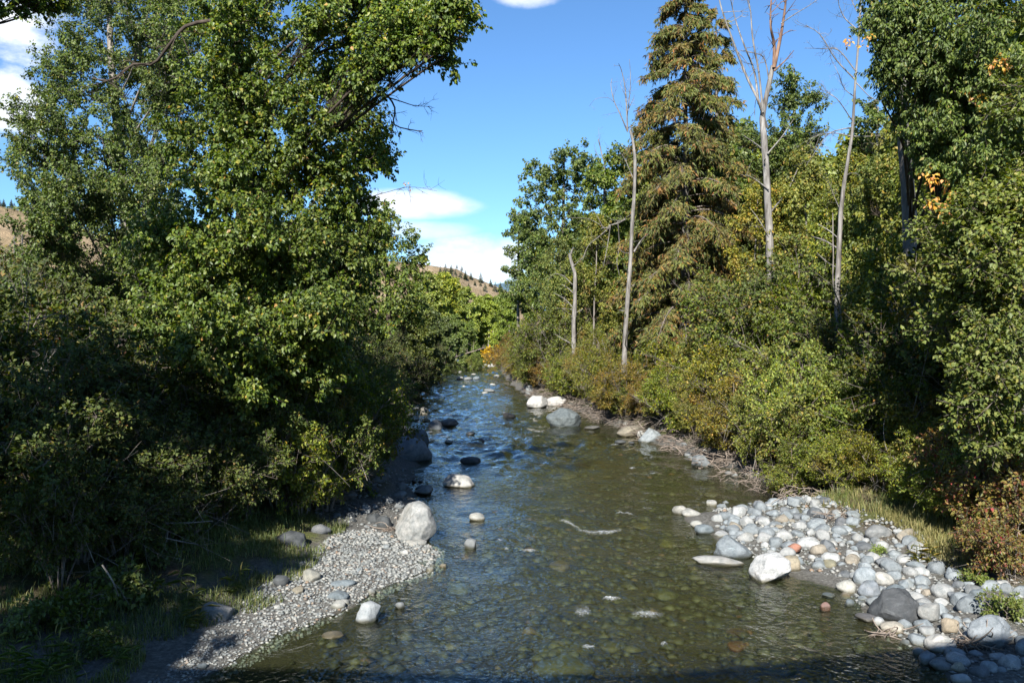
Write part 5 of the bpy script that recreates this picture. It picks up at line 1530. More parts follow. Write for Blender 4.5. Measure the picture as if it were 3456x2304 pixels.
# sunny poplars at the end of the river and behind the left bank
fp = []
for i in range(3):
    r_ = np.random.default_rng(520 + i)
    B = np.zeros(3)
    prof = lambda t: max(.12, math.sin(math.pi * min(1, max(0.0, t)) ** 1.2) ** .7)
    fp.append(make_tree('poplar_tree', 'poplar', 'tree', B, [B, (0.1, 0, 5), (0, .1, 11)], .17, .03, auto_lobes(B, 12, 2.2, 24, r_, .08, prof, .42), dict(CW, sub=11, sprig=5, m=12, ll=.30, lw=.22, sl=.6, uptip=.5), 'lime', 'bark_pale', seed=520 + i, one_crown=True))
FAR = [(1450, 118, 12.5, (1, 1, .9), 'sunny green poplar above the far left shade'), (1490, 124, 13.5, (1.15, 1.1, .8), 'tallest sunny poplar at the far bend'), (1530, 128, 13, (1.2, 1.1, .7), 'yellow green poplar right of the tallest sunny one'),
       (1570, 126, 11.5, (1, 1.05, .9), 'sunny green poplar in the middle of the far bend'), (1612, 132, 10.5, (1.1, 1.15, .9), 'light green poplar left of the far yellow bush'), (1650, 130, 10.5, (1.15, 1.2, .9), 'light green poplar above the far yellow bush'),
       (1690, 136, 10.5, (.9, 1, .9), 'greyish poplar at the right of the far bend'), (1720, 128, 9.5, (.8, .9, .9), 'darker poplar touching the right bank wood'), (1540, 108, 7.5, (.55, .65, .7), 'dark rounded tree before the sunny poplars'), (1585, 112, 6.5, (.6, .72, .7), 'dark green tree behind the fallen log'),
       (1630, 145, 11, (1, 1.05, .9), 'poplar behind the light green pair'), (1500, 98, 7, (.45, .52, .6), 'shaded tree right of the dark left bushes')]  # last tree carries its shade as a darkened tint
for i, (px, D, H, t, lab) in enumerate(FAR):
    o = fp[i] if i < 3 else copy_tree(fp[i % 3])
    x = at(px, 1110, D)[0]
    o.location = (float(x), D, gz(x, D) - .1)
    s = H / 12.0
    o.scale = (s * 1.05, s * 1.05, s)
    o.rotation_euler = (0, 0, i * 2.3)
    o['label'] = lab
    for ch in o.children:
        if ch.name.startswith('crown'):
            ch.color = (1.15 * t[0], 1.1 * t[1], 1.2 * t[2], 1)
GL = 'dark trees standing behind the left bank'
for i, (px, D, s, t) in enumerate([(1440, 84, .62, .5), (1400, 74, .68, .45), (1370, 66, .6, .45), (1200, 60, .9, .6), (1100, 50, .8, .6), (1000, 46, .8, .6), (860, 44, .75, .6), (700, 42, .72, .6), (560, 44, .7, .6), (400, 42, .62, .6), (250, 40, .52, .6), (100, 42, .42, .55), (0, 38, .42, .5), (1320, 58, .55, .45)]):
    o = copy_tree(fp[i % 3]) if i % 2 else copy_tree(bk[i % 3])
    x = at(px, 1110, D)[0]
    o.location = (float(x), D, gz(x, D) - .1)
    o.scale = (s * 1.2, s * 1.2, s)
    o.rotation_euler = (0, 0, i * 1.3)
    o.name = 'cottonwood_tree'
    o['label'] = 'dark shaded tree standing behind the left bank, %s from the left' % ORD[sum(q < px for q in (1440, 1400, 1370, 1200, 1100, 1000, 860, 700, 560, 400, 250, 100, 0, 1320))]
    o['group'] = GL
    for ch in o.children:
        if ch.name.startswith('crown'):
            ch.color = (t, t, t, 1)  # crowns darkened by colour to paint shade on these trees

# ------------------------------------------------------------------ dead trees of the right bank
def dead_tree(name, label, trunk_px, D, r0, r1, mat, branches, seed, cat='dead tree', base=True):
    rng = np.random.default_rng(seed)
    pts = pxpath(trunk_px, D)
    if base:
        g = gz(pts[0][0], D)
        pts = np.vstack([[pts[0][0] - (pts[1][0] - pts[0][0]) * .3, D, g], pts])
    B = pts[0].copy()
    root = thing(name, label, cat, B)
    me, P = trunk_mesh([p - B for p in pts], r0, r1, M[mat], sides=11, k=40, flare=.3, wob=.16, seed=seed, rough=.16)
    obj('trunk', me, root)
    for q in range(7):
        i = int(rng.integers(4, 22))
        a_ = rng.uniform(0, 6.28)
        e_ = P[i] + np.array([math.cos(a_), math.sin(a_), rng.uniform(.1, .8)]) * rng.uniform(.25, .9) * (1 + D / 60)
        V, F = bare_branch(np.array([P[i], (P[i] + e_) / 2 + rng.normal(size=3) * .06, e_]), r0 * rng.uniform(.12, .3), rng, 2, .35, r1=.5, k=6)
        obj('stub', mesh_np('stub', V, F, True, M[mat]), root)
    for bp, r, n, tl, *mm in branches:
        V, F = bare_branch(pxpath(bp, D, 0.25, rng) - B, r, rng, n, tl, curl=.8, k=14)
        obj('branch', mesh_np('branch', V, F, True, M[mm[0] if mm else 'bark_dead']), root)
    return root


dead_tree('dead_cottonwood', 'big half dead cottonwood with bare forked pale limbs', [(2600, 1110), (2597, 900), (2595, 640), (2588, 480), (2585, 400), (2600, 300), (2612, 220)], 40, .23, .10, 'bark_dead',
          [([(2612, 230), (2612, 150), (2600, 80), (2605, -40)], .10, 6, .9, 'bark_rust'), ([(2612, 230), (2635, 120), (2650, 20), (2655, -60)], .10, 6, .9, 'bark_rust'), ([(2588, 430), (2560, 340), (2520, 260), (2470, 130), (2435, 30), (2420, -40)], .085, 8, 1.1),
           ([(2560, 350), (2545, 240), (2510, 150), (2480, 60), (2460, -30)], .06, 7, .9), ([(2575, 380), (2560, 240), (2540, 130), (2530, 20), (2500, -50)], .06, 7, .9), ([(2600, 300), (2580, 200), (2545, 180), (2500, 170)], .04, 5, .6), ([(2636, 80), (2680, 50), (2730, 20), (2770, -10)], .03, 4, .5),
           ([(2612, 240), (2650, 205), (2680, 170)], .05, 3, .4, 'bark_rust'), ([(2595, 640), (2540, 600), (2500, 590)], .035, 5, .6), ([(2590, 520), (2640, 460), (2680, 400)], .04, 5, .7), ([(2598, 720), (2660, 640), (2700, 560), (2790, 470)], .045, 8, .8), ([(2596, 800), (2560, 740), (2530, 700)], .03, 4, .5)], 71)
dead_tree('dead_tree', 'slender pale dead tree with fine bare curling branches', [(2828, 1060), (2840, 900), (2852, 720), (2872, 560), (2885, 420), (2892, 200), (2894, -60)], 31, .12, .03, 'bark_dead',
          [([(2886, 270), (2820, 200), (2770, 120), (2720, 85)], .03, 18, .6), ([(2888, 240), (2830, 170), (2780, 165), (2715, 163)], .025, 16, .6), ([(2884, 420), (2830, 340), (2790, 310), (2770, 280)], .022, 16, .5), ([(2888, 330), (2850, 300), (2830, 250), (2800, 190)], .02, 16, .5), ([(2870, 460), (2820, 450), (2770, 455), (2730, 470)], .025, 18, .6),
           ([(2874, 430), (2800, 450), (2760, 500), (2720, 560)], .025, 16, .6), ([(2892, 100), (2850, 60), (2830, 10), (2835, -40)], .025, 16, .6), ([(2880, 460), (2940, 460), (3000, 450)], .022, 12, .5), ([(2890, 280), (2940, 330), (2990, 350)], .022, 12, .5), ([(2850, 740), (2810, 650), (2780, 560)], .018, 12, .5), ([(2892, 40), (2870, -10), (2860, -60)], .02, 10, .5), ([(2894, 60), (2930, 40), (2960, 0)], .02, 10, .5)], 72)
dead_tree('dead_tree', 'leaning pale snag with forked top left of the cedar', [(2112, 1225), (2122, 1080), (2130, 900), (2138, 700), (2136, 560), (2128, 480), (2118, 440)], 45, .155, .06, 'bark_dead',
          [([(2118, 445), (2095, 390), (2072, 340), (2062, 290), (2066, 265)], .04, 5, .8), ([(2072, 345), (2050, 330), (2010, 335), (1988, 360)], .015, 2, .4), ([(2118, 445), (2115, 370), (2110, 300), (2098, 240), (2088, 215)], .045, 6, .8), ([(2116, 400), (2125, 320), (2128, 260), (2124, 200)], .03, 5, .7), ([(2116, 380), (2130, 350), (2142, 320)], .025, 3, .5), ([(2114, 330), (2100, 300), (2094, 280)], .02, 3, .4),
           ([(2140, 850), (2165, 810), (2190, 790)], .06, 1, .3), ([(2136, 600), (2110, 540), (2090, 510)], .03, 3, .5)], 73)
dead_tree('snag', 'broken dead trunk with jagged top behind the willows', [(1938, 1115), (1935, 1000), (1933, 930), (1930, 855)], 57, .17, .11, 'bark_dead',
          [([(1928, 856), (1930, 845), (1936, 835)], .09, 0, .1), ([(1932, 960), (1900, 930), (1870, 925), (1850, 945)], .03, 5, .5), ([(1933, 900), (1965, 870), (1975, 850)], .03, 3, .4)], 74)
dead_tree('snag', 'rusty brown broken trunk right of the jagged snag', [(1970, 950), (1968, 900), (1966, 840)], 64, .2, .16, 'bark_rust', [([(1966, 842), (1960, 830), (1952, 820)], .1, 0, .1), ([(1967, 860), (1980, 800), (1990, 740)], .1, 4, .6)], 75)
dead_tree('dead_tree', 'fallen bleached tree with arching bare limbs hanging before the green poplar', [(2110, 740), (2075, 755), (2055, 765), (2030, 770)], 53, .05, .03, 'bark_dead',
          [([(2060, 765), (2020, 800), (1985, 830), (1965, 880)], .04, 5, .8), ([(2060, 762), (2050, 830), (2036, 900)], .035, 5, .6), ([(2085, 745), (2090, 830), (2082, 880), (2090, 930)], .035, 5, .6), ([(2040, 768), (1990, 740), (1940, 735), (1900, 735)], .025, 6, .6), ([(2035, 768), (2010, 720), (1990, 700)], .025, 4, .5)], 76, base=False)
dead_tree('dead_tree', 'twiggy bare treetop above the green poplar', [(2050, 700), (2042, 600), (2030, 520), (2024, 470)], 66, .10, .03, 'bark_dead',
          [([(2034, 560), (2015, 520), (2005, 490)], .03, 6, .8), ([(2036, 560), (2050, 520), (2056, 490)], .03, 6, .8), ([(2028, 510), (2022, 460), (2020, 430)], .02, 5, .6)], 77, base=False)
# pale young stems in the right bank bushes
for i, (pts, D, r, lab) in enumerate([([(2458, 1320), (2450, 1230), (2440, 1150), (2425, 1090)], 38, .05, 'thin white sapling stem rising from the bushes right of the cedar'), ([(2790, 1100), (2770, 950), (2765, 860)], 36, .05, 'thin pale sapling stem left of the slender dead tree'), ([(2832, 1090), (2822, 960), (2815, 840), (2810, 720)], 30, .035, 'thin pale stem beside the slender dead tree'),
                                      ([(3125, 1080), (3118, 1000), (3095, 920), (3085, 830)], 24, .05, 'pale crooked sapling in the dark right thicket'), ([(2380, 1080), (2355, 1030), (2310, 990)], 44, .06, 'bleached dead branch leaning out of the cedar foot'), ([(2760, 1410), (2755, 1350), (2745, 1290)], 27, .035, 'grey stem standing in the right bank bushes')]):
    dead_tree('sapling', lab, pts, D, r, r * .4, 'bark_pale', [([pts[1][:2], ((pts[1][0] + 45), pts[1][1] - 50)], r * .3, 4, .4, 'bark_pale'), ([pts[2][:2], ((pts[2][0] - 40), pts[2][1] - 40)], r * .3, 4, .4, 'bark_pale')], 80 + i, cat='sapling', base=(i != 4))
# bare grey twig bushes at the left edge
for i, (pts, D, lab) in enumerate([([(50, 1340), (110, 1280), (150, 1230), (190, 1180)], 16.5, 'bare grey branch fanning out at the left edge'), ([(85, 1040), (92, 990), (88, 950)], 18, 'bare upright twig at the left edge below the hill'), ([(80, 1085), (150, 1070), (210, 1050)], 18, 'long bare pale twig at the left edge'), ([(560, 1765), (640, 1763), (720, 1757)], 15.5, 'pale fallen stick lying in the left shade'),
                                   ([(560, 1815), (620, 1828), (670, 1836)], 15, 'second fallen stick in the left shade'), ([(345, 1905), (380, 1960), (400, 2010)], 13, 'arching pale stem in the bottom left shade')]):
    r_ = np.random.default_rng(90 + i)
    V, F = bare_branch(pxpath(pts, D, .05, r_), .016, r_, 10 if i < 3 else 2, .5, r1=.5, k=12)
    obj('bare_branch', mesh_np('bare_branch', V, F, True, M['bark_pale']), None, label=lab, category='branch')

# ------------------------------------------------------------------ hillside pines
def pine_proto(seed):
    rng = np.random.default_rng(seed)
    root = bpy.data.objects.new('pine_tree', None)
    COL.objects.link(root)
    me, P = trunk_mesh([(0, 0, -.5), (0, 0, 5), (0, 0, 10)], .3, .05, M['bark_grey'], sides=5, k=5)
    obj('trunk', me, root)
    n = 260
    t = rng.uniform(.12, 1, n)
    a = rng.uniform(0, 6.28, n)
    r = (1 - t) ** .9 * 1.9 * rng.uniform(.05, .8, n)
    Pp = np.stack([np.cos(a) * r, np.sin(a) * r, t * 10], -1)
    A = np.stack([np.cos(a), np.sin(a), rng.normal(size=n) * .3 - .1], -1)
    V, F = leaf_geo(Pp, A, rng.normal(size=(n, 3)) + np.array([0, 0, 1.0]), rng.uniform(.7, 1.2, n) * (1.15 - t), rng.uniform(.5, .8, n) * (1.15 - t))
    obj('crown', mesh_np('crown', V, F, False, M['spruce']), root, kind='stuff')
    return root


pines = [pine_proto(600 + i) for i in range(2)]
rng = np.random.default_rng(99)
sp = []
for px in (1505, 1513, 1531, 1536, 1540, 1545, 1557, 1562, 1568, 1575, 1580, 1588, 1592, 1598, 1603, 1612, 1616, 1621, 1626, 1634, 1650, 1664, 1672, 1680, 1690, 1700):
    sp.append((HILL1, px, rng.uniform(-.14, .0), rng.uniform(.28, .85), 0))
for _ in range(34):
    sp.append((HILL1, rng.uniform(1430, 1690), rng.uniform(-.75, -.06), rng.uniform(.35, .7), 1))
for _ in range(24):
    sp.append((HILL2, rng.uniform(-60, 150), rng.uniform(-.02, .05), rng.uniform(.35, .6), 2))
for _ in range(8):
    sp.append((HILL2, rng.uniform(-60, 150), rng.uniform(-.3, -.05), rng.uniform(.15, .3), 3))
PL = [('small dark pine standing on the ridge line of the dry hill', 'pines on the ridge of the dry hill'), ('small dark pine dotted over the slope of the dry hill', 'pines on the slope of the dry hill'), ('dark pine in the row along the top of the left hillside', 'pines along the top of the left hillside'), ('low bush on the tan slope of the left hillside', 'bushes on the left hillside')]
for i, (hs, px, tt, s, w) in enumerate(sp):
    o = pines[i] if i < 2 else copy_tree(pines[i % 2])
    v = hs(px, tt)
    o.location = tuple(float(q) for q in v)
    o.scale = (s * (1.15 + .5 * ((i * 13) % 7) / 7), s * 1.3, s * (.85 if w < 3 else .4))
    o.rotation_euler = (0, 0, i * 2.1)
    o['label'], o['group'] = PL[w]
    if w == 0:
        o['label'] = '%s dark pine from the left on the ridge line of the dry hill' % ORD[i]
    o['category'] = 'tree'
# dark wood at the foot of the left hillside
for i in range(16):
    o = copy_tree(pines[i % 2])
    px = -60 + i * 13 + rng.uniform(-8, 8)
    D = rng.uniform(62, 90)
    x = at(px, 1110, D)[0]
    o.location = (float(x), D, 1.0)
    s = (at(px, rng.uniform(790, 860), D)[2] - 1) / 10
    o.scale = (s, s, s)
    o['label'], o['group'], o['category'] = 'dark pine in the wood below the left hillside', 'pines of the wood below the left hillside', 'tree'

# ------------------------------------------------------------------ grass
def grass_mesh(P, H, rng, w=.010, bend=.5):
    n = len(P)
    a = rng.uniform(0, 6.28, n)
    o = np.stack([np.cos(a), np.sin(a), 0 * a], -1)
    s = np.stack([-np.sin(a), np.cos(a), 0 * a], -1)
    b = bend * rng.uniform(.2, 1.3, n)[:, None]
    h = H[:, None]
    up = np.array([0, 0, 1.0])
    m1 = P + up * h * .55 + o * h * .18 * b
    tp = P + up * h * (1 - .25 * b) + o * h * .75 * b
    V = np.stack([P - s * w, P + s * w, m1 + s * w * .8, m1 - s * w * .8, tp], 1).reshape(-1, 3)
    q = np.arange(n)[:, None] * 5
    F = np.concatenate([q + np.array([[0, 1, 2]]), q + np.array([[0, 2, 3]]), q + np.array([[3, 2, 4]])], 1).reshape(-1, 3)
    return V, F


def grass_patch(poly, n, h0, h1, mat, label, seed, w=.0055, zmin=.12, clump=True):
    rng = np.random.default_rng(seed)
    p = poly_points(poly, n, rng)
    if clump:
        d = fbm(np.column_stack([p * 1.6, np.zeros(len(p))]), seed, 2)
        p = p[d + rng.uniform(-.25, .6, len(p)) > 0]
    z = ground_z(p[:, 0], p[:, 1])
    k = z > zmin
    P = np.column_stack([p, z])[k]
    H = h0 + (h1 - h0) * rng.uniform(0, 1, len(P)) ** 2
    V, F = grass_mesh(P, H * rng.uniform(.5, 1.4, len(H)), rng, w, 1.0)
    return obj('grass', mesh_np('grass', V, F, False, M[mat]), None, kind='stuff', label=label, category='grass')


grass_patch([(-160, 2900), (420, 2750), (660, 2440), (800, 2240), (900, 2120), (1010, 1990), (1120, 1880), (1180, 1800), (900, 1780), (600, 1850), (300, 2000), (-160, 2100)], 62000, .05, .24, 'grass', 'short green grass along the left gravel and in the shade', 701)
grass_patch([(2960, 1800), (3100, 1800), (3250, 1880), (3350, 1960), (3300, 2010), (3200, 1960), (3060, 1880)], 6500, .08, .32, 'drygrass', 'dry yellowish grass above the right cobbles', 702, zmin=.1)
grass_patch([(2700, 1690), (3000, 1750), (3250, 1800), (3400, 1900), (3300, 1940), (3000, 1820), (2780, 1750)], 4500, .08, .35, 'grass', 'green grass at the foot of the right bushes', 703, zmin=.1)


rng_g = np.random.default_rng(704)
pg_ = poly_points([(7.6, 22.6), (8.4, 21), (9.0, 18.5), (8.8, 16.5), (10.5, 15), (13, 17), (13, 24), (9.0, 24.5)], 5000, rng_g, True)
zg_ = ground_z(pg_[:, 0], pg_[:, 1])
V, F = grass_mesh(np.column_stack([pg_, zg_]), rng_g.uniform(.04, .30, len(pg_)) * (1 + .6 * vnoise(np.column_stack([pg_ * 2.2, 0 * zg_]), 5)), rng_g, .006, 1.3)
obj('grass', mesh_np('grass', V, F, False, M['drygrass']), None, kind='stuff', label='mixed green and straw grass on the right bank mound under the dogwoods', category='grass')


def reed(px, py, n, h, label, seed, tint=(1, 1, 1), heads=2, mat='grass'):
    """tall grass plant: stalks, broad arching blades, seed heads"""
    rng = np.random.default_rng(seed)
    z = .4
    p = gpt(px, py, z)
    for _ in range(3):
        z = gz(p[0], p[1])
        p = gpt(px, py, z)
    root = thing('tall_grass', label, 'grass plant', p)
    S = rng.normal(size=(n, 3)) * np.array([.10, .08, 0])
    d = unit(np.column_stack([rng.normal(size=(n, 2)) * .16, np.ones(n)]))
    hh = h * rng.uniform(.6, 1.1, n)
    E = S + d * hh[:, None]
    st = bez(S, (S + E) / 2 + rng.normal(size=(n, 3)) * .02, E, 6)
    V, F = tubes(st, np.full((n, 1), .005) * np.linspace(1, .5, 6)[None], 3)
    obj('stalks', mesh_np('stalks', V, F, True, M[mat]), root, kind='stuff')
    m = 9
    ii = rng.integers(0, 6, (n, m))
    Sp = st[np.arange(n)[:, None], ii].reshape(-1, 3)
    a = rng.uniform(0, 6.28, n * m)
    A = np.stack([np.cos(a), np.sin(a), rng.uniform(.1, .9, n * m)], -1)
    N = np.stack([-np.cos(a) * .4, -np.sin(a) * .4, np.ones(n * m)], -1)
    V, F = leaf_geo(Sp, A, N, rng.uniform(.14, .30, n * m), np.full(n * m, .017), .1, .35)
    bl = obj('blades', mesh_np('blades', V, F, False, M[mat]), root, kind='stuff')
    bl.color = (*tint, 1)
    for q in range(heads):
        i = q % n
        T = st[i, -1]
        pts = np.array([T, T + np.array([.01, 0, .08]), T + np.array([.035, 0, .16])])
        V, F = tubes(spline(pts, 6)[None], (np.array([.004, .010, .011, .010, .007, .003]))[None], 5)
        obj('seed_head', mesh_np('seed_head', V, F, True, M['drygrass']), root)
    return root


for i, (px, py, n, h, lab, t) in enumerate([(85, 2300, 9, .62, 'bright reed grass clump in the bottom left corner', (1.1, 1.3, 1)), (175, 2310, 7, .45, 'bright reed grass clump right of the corner one', (1.1, 1.3, 1)), (200, 2250, 5, .55, 'reed grass clump with pale seed heads at the bottom left', (1, 1.2, 1)),
                                           (620, 2050, 4, .75, 'tall seeding grass stalk in the left shade above the rough boulder', (1, 1.1, .9)), (655, 2110, 4, .5, 'grass stalk with yellowing blades beside the rough boulder', (1.2, 1.1, .8)), (785, 2010, 3, .55, 'single grass stalk behind the rough pale boulder', (1, 1.1, .8)),
                                           (500, 2040, 5, .4, 'grass tuft in the middle of the left shade', (.9, 1, .9)), (415, 2240, 4, .3, 'low grass tuft in the bottom left grass', (1, 1.2, .9)), (3105, 1905, 7, .38, 'yellow grass tuft standing among the right cobbles', (1.8, 1.3, .6)), (3230, 1880, 7, .4, 'dark green grass tuft under the dogwood', (.8, 1, .8))]):
    reed(px, py, n, h, lab, 720 + i, t, heads=2 if i in (2, 3, 5) else (1 if i < 6 else 0))

# ------------------------------------------------------------------ brush heaps, roots and the fallen log
def brush(px, py, w, h, label, seed, n=70, mat='drift', name='brush_heap', th=.010):
    rng = np.random.default_rng(seed)
    z = .3
    p = gpt(px, py, z)
    for _ in range(3):
        z = max(0, gz(p[0], p[1]))
        p = gpt(px, py, z)
    root = None
    W, Hh = w / F_PX * p[1], h / F_PX * p[1]
    A = rng.uniform(-1, 1, (n, 3)) * np.array([W * .5, W * .25, 0]) + np.column_stack([np.zeros(n), np.zeros(n), rng.uniform(0, 1, n) ** 1.5 * Hh])
    d = unit(rng.normal(size=(n, 3)) * np.array([1, .6, .45]) + np.array([-.5, -.2, .05]))
    E = A + d * rng.uniform(.25, .9, n)[:, None] * max(.6, W * .35)
    E[:, 2] = np.maximum(E[:, 2], -.02)
    C = (A + E) / 2 + rng.normal(size=(n, 3)) * .08
    V, F = tubes(bez(A, C, E, 6), (th * rng.uniform(.5, 1.8, n))[:, None] * np.linspace(1, .4, 6)[None], 4)
    return obj(name, mesh_np(name, V, F, True, M[mat]), None, p, label=label, category='brush heap', kind='stuff')


for i, a in enumerate([(1990, 1400, 210, 45, 'tangle of grey roots along the bank behind the domed boulder'), (2090, 1425, 160, 40, 'brush heap above the tan slab'), (2240, 1485, 190, 55, 'bleached brush heap right of the faceted boulder'), (2330, 1525, 160, 55, 'brush heap hanging over the right waterline'),
                       (2420, 1570, 150, 50, 'root tangle above the dark bank boulder'), (2510, 1630, 170, 60, 'bleached roots hanging from the right bank'), (2600, 1660, 130, 50, 'dry roots on the bare earth bank'), (2720, 1690, 190, 40, 'dry twigs lying along the back of the cobble bar'), (1740, 1300, 60, 26, 'pale driftwood heap at the far right bank'),
                       (1000, 1710, 170, 40, 'dry twigs under the left thicket by the shaded stones'), (1120, 1690, 120, 30, 'small twig tangle at the shaded left stones'), (1540, 1216, 70, 22, 'grey brush heap at the foot of the fallen log'), (3300, 2180, 150, 25, 'dry twigs caught behind the big grey boulder'), (2985, 2140, 70, 14, 'dry sticks caught below the charcoal rock'),
                       (1330, 1790, 60, 10, 'reddish sticks beside the large left boulder'), (2830, 1750, 90, 12, 'grey stick lying behind the cobble bar')]):
    brush(*a, 740 + i, n=80 if a[2] > 100 else 26, th=.014 if a[1] < 1600 else .010)
for i, (xx, yy, ww) in enumerate(brush_spots):
    r_ = np.random.default_rng(900 + i)
    n = 46
    A = np.column_stack([r_.uniform(-.2, .9, n), r_.uniform(-.7, .7, n) * ww, np.zeros(n)])
    A[:, 2] = np.maximum(0, ground_z(A[:, 0] + xx, A[:, 1] + yy)) + r_.uniform(0, .18, n)
    d = unit(r_.normal(size=(n, 3)) * np.array([.7, 1, .3]) + np.array([-.6, -.2, -.12]))
    E = A + d * r_.uniform(.3, .9, n)[:, None] * ww * .6
    E[:, 2] = np.maximum(E[:, 2], .0)
    V, F = tubes(bez(A, (A + E) / 2 + r_.normal(size=(n, 3)) * .09, E, 5), (.011 * r_.uniform(.4, 1.6, n))[:, None] * np.linspace(1, .4, 5)[None] * (1 + yy / 60), 3)
    obj('brush_heap', mesh_np('brush_heap', V, F, True, M['drift' if i % 3 else 'twig']), None, (xx, yy, 0), label='dry roots and twigs on the right waterline, %s heap from the cobble bar' % ORD[i], category='brush heap', kind='stuff')
r_ = np.random.default_rng(5)
V, F = bare_branch(np.array([gpt(1490, 1222, .5), at(1560, 1197, 104), at(1640, 1172, 104)]), .14, r_, 10, 1.4, mat='drift')
obj('fallen_log', mesh_np('fallen_log', V, F, True, M['drift']), None, label='bleached fallen log slanting over the far left bank', category='log')
for i, (pts, D, r, lab) in enumerate([([(925, 1697), (1010, 1682), (1120, 1665), (1230, 1650)], 23, .022, 'long pale pole lying under the left thicket'), ([(930, 1725), (960, 1742), (1000, 1750)], 22.5, .02, 'curved pale root below the long pole'), ([(2560, 1905), (2640, 1940), (2705, 1932)], 18.2, .018, 'pale stick lying against the speckled block'),
                                      ([(1290, 1790), (1350, 1786), (1390, 1790)], 20.2, .02, 'reddish stick leaning on the large left boulder'), ([(2740, 1762), (2810, 1750), (2880, 1735)], 22.6, .02, 'grey stick across the back of the cobble bar')]):
    V, F = bare_branch(pxpath(pts, D), r, r_, 3, .4, r1=.6)
    obj('stick', mesh_np('stick', V, F, True, M['drift']), None, label=lab, category='stick')

# ------------------------------------------------------------------ white water
def foam_mat():
    m, t = new_mat('foam')
    geo = t.n('ShaderNodeNewGeometry')
    at_ = t.n('ShaderNodeAttribute', attribute_name='fall')
    n1 = t.noise(geo.outputs['Position'], 30.0, 6.0, 0.85)
    f = t.m('ADD', t.m('MULTIPLY', at_.outputs['Fac'], 0.8), t.m('MULTIPLY', t.m('SUBTRACT', n1, 0.5), 5.0))
    f = t.n('ShaderNodeMapRange', ins={0: f, 1: 0.25, 2: 1.6, 3: 0.0, 4: 0.62}).outputs[0]
    p = t.n('ShaderNodeBsdfPrincipled', ins={'Base Color': (.62, .65, .67, 1), 'Roughness': .5})
    tr = t.n('ShaderNodeBsdfTransparent')
    mx = t.n('ShaderNodeMixShader', ins={0: f, 1: tr.outputs[0], 2: p.outputs[0]})
    out = t.n('ShaderNodeOutputMaterial')
    t.link(mx.outputs[0], out.inputs[0])
    return m


M['foam'] = foam_mat()


def foam(path, wpx, n, label, seed, lift=.07):
    """a broken wave crest: a low ridge of churned water, thinning out upstream"""
    rng = np.random.default_rng(seed)
    K, J = 30, 12
    P = spline([gpt(*q) for q in path], K)
    w = max(.14, wpx / F_PX * P[0][1] * 8.5)
    u = np.linspace(0, 1, K)[:, None]
    v = np.linspace(0, 1, J)[None, :]
    env = np.sin(math.pi * np.clip(u, .01, .99)) ** .45
    X = P[:, None, 0] + 0 * v
    Y = P[:, None, 1] + (v - .25) * w * (.35 + .65 * env)
    prof = np.exp(-((v - .25) / .22) ** 2)
    Z = .05 + lift * env * prof + .022 * fbm(np.stack([X * 9, Y * 9, 0 * X], -1), seed, 3) * env
    fall = env * np.where(v < .25, np.clip(v / .2, 0, 1), np.exp(-((v - .25) / .45) ** 2) * .95)
    me = mesh_np('white_water', np.stack([X, Y, Z], -1), grid_faces(K, J), True, M['foam'])
    a = me.attributes.new('fall', 'FLOAT', 'POINT')
    a.data.foreach_set('value', fall.ravel().astype(np.float32))
    return obj('white_water', me, None, label=label, category='white water', kind='stuff')


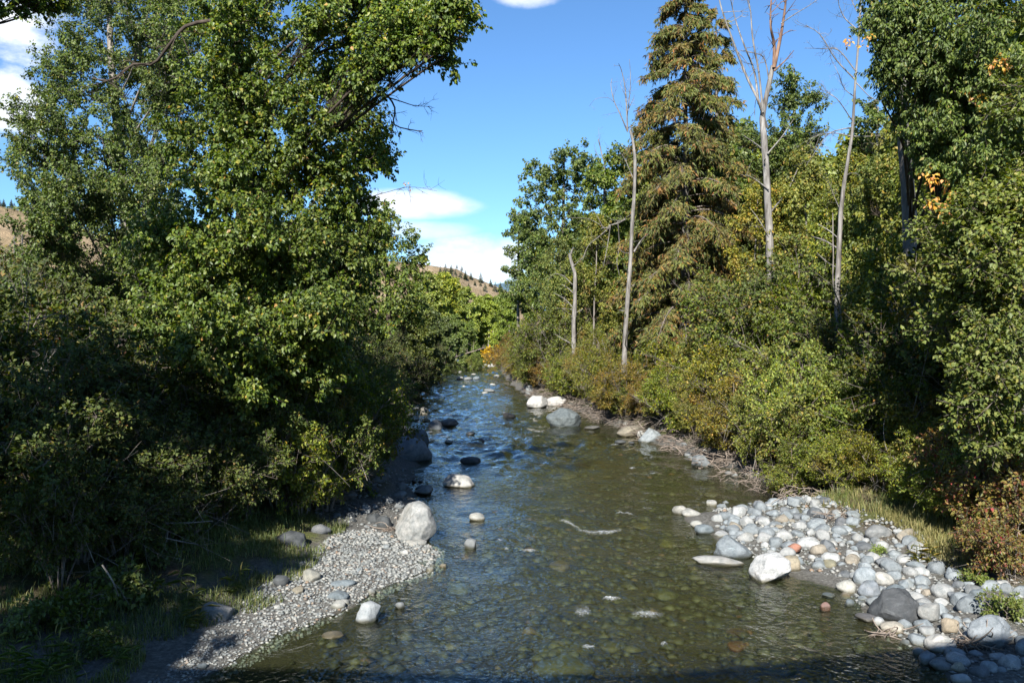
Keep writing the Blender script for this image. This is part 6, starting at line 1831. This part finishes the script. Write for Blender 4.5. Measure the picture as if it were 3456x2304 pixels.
for i, (pa, w, n, lab) in enumerate([([(1885, 1762), (1920, 1775), (1960, 1795)], 10, 200, 'left arm of the long white ripple in mid river'), ([(1945, 1795), (2000, 1808), (2060, 1806), (2102, 1795)], 9, 420, 'long white ripple curling across mid river'), ([(2078, 1738), (2110, 1742), (2140, 1745)], 5, 90, 'small white ripple above the long one'),
                                     ([(2130, 2082), (2180, 2090), (2240, 2084)], 14, 420, 'bright white ripple breaking over a near submerged stone'), ([(1940, 2078), (1965, 2084), (1995, 2072)], 18, 260, 'white ripple left of the bright near one'), ([(2030, 2030), (2060, 2034), (2100, 2030)], 5, 70, 'faint ripple between the near white ripples'),
                                     ([(1965, 2196), (1985, 2200), (2010, 2196)], 8, 110, 'small white ripple near the bottom of the river'), ([(1972, 2250), (1990, 2256), (2010, 2262)], 8, 110, 'white ripple at the bottom edge of the river'), ([(2125, 2272), (2145, 2268), (2160, 2258)], 6, 90, 'thin white ripple at the edge of the bridge shadow'), ([(2228, 2188), (2240, 2192), (2255, 2186)], 5, 60, 'tiny white ripple right of the near stones'),
                                     ([(1755, 1865), (1790, 1872), (1815, 1866)], 6, 90, 'small ripple above the tan submerged boulder'), ([(1675, 1830), (1690, 1836), (1700, 1828)], 4, 40, 'tiny ripple right of the triangular rock'), ([(1700, 1862), (1718, 1866)], 4, 30, 'tiny ripple below the triangular rock')] +
        [([(px, py), (px + w * .5, py + 2), (px + w, py)], 3, 20, 'white break in the upstream rapids, %s from the left' % ORD[q]) for q, (px, py, w) in enumerate(
            [(1440, 1462, 30), (1478, 1478, 40), (1500, 1402, 26), (1530, 1520, 40), (1545, 1450, 30), (1560, 1385, 26), (1590, 1420, 34), (1610, 1365, 22), (1640, 1500, 40), (1655, 1440, 34), (1690, 1395, 26), (1720, 1480, 36), (1750, 1425, 30), (1800, 1460, 34), (2060, 1505, 30), (2120, 1585, 26)])]):
    foam(pa, w, n, lab, 800 + i)

# ------------------------------------------------------------------ the bridge behind the camera; its shadow lies across the bottom of the picture
def bridge():
    m, t = new_mat('concrete')
    n = t.noise(t.n('ShaderNodeNewGeometry').outputs['Position'], 4.0, 5.0)
    p = t.n('ShaderNodeBsdfPrincipled', ins={'Base Color': t.ramp(n, [(.3, G(.24, .23, .22)), (.7, G(.36, .35, .33))]), 'Roughness': .9})
    out = t.n('ShaderNodeOutputMaterial')
    t.link(p.outputs[0], out.inputs[0])
    root = thing('bridge', 'concrete bridge behind the viewpoint, its shadow crossing the bottom edge of the river', 'bridge', (3, -2.6, 0))

    def box(nm, x0, x1, y0, y1, z0, z1):
        V = np.array([(x, y, z) for x in (x0, x1) for y in (y0, y1) for z in (z0, z1)], float) - np.array([3, -2.7, 0])
        F = np.array([(0, 1, 3, 2), (4, 6, 7, 5), (0, 4, 5, 1), (2, 3, 7, 6), (0, 2, 6, 4), (1, 5, 7, 3)])
        obj(nm, mesh_np(nm, V, F, False, m), root)
    root.rotation_euler = (0, 0, math.radians(4))
    box('deck', -14, 24, -6.4, 0.0, 8.0, 8.6)
    box('parapet', -14, 24, -.3, 0.0, 8.602, 9.6)
    box('parapet', -14, 24, -6.4, -6.1, 8.602, 9.6)
    for x in (-13, 22):
        box('pier', x, x + 1.2, -6, -.5, -1, 7.998)


bridge()
print('TRIS', sum(sum(1 if len(p.vertices) == 3 else 2 for p in me.polygons[:1]) * len(me.polygons) for me in bpy.data.meshes))
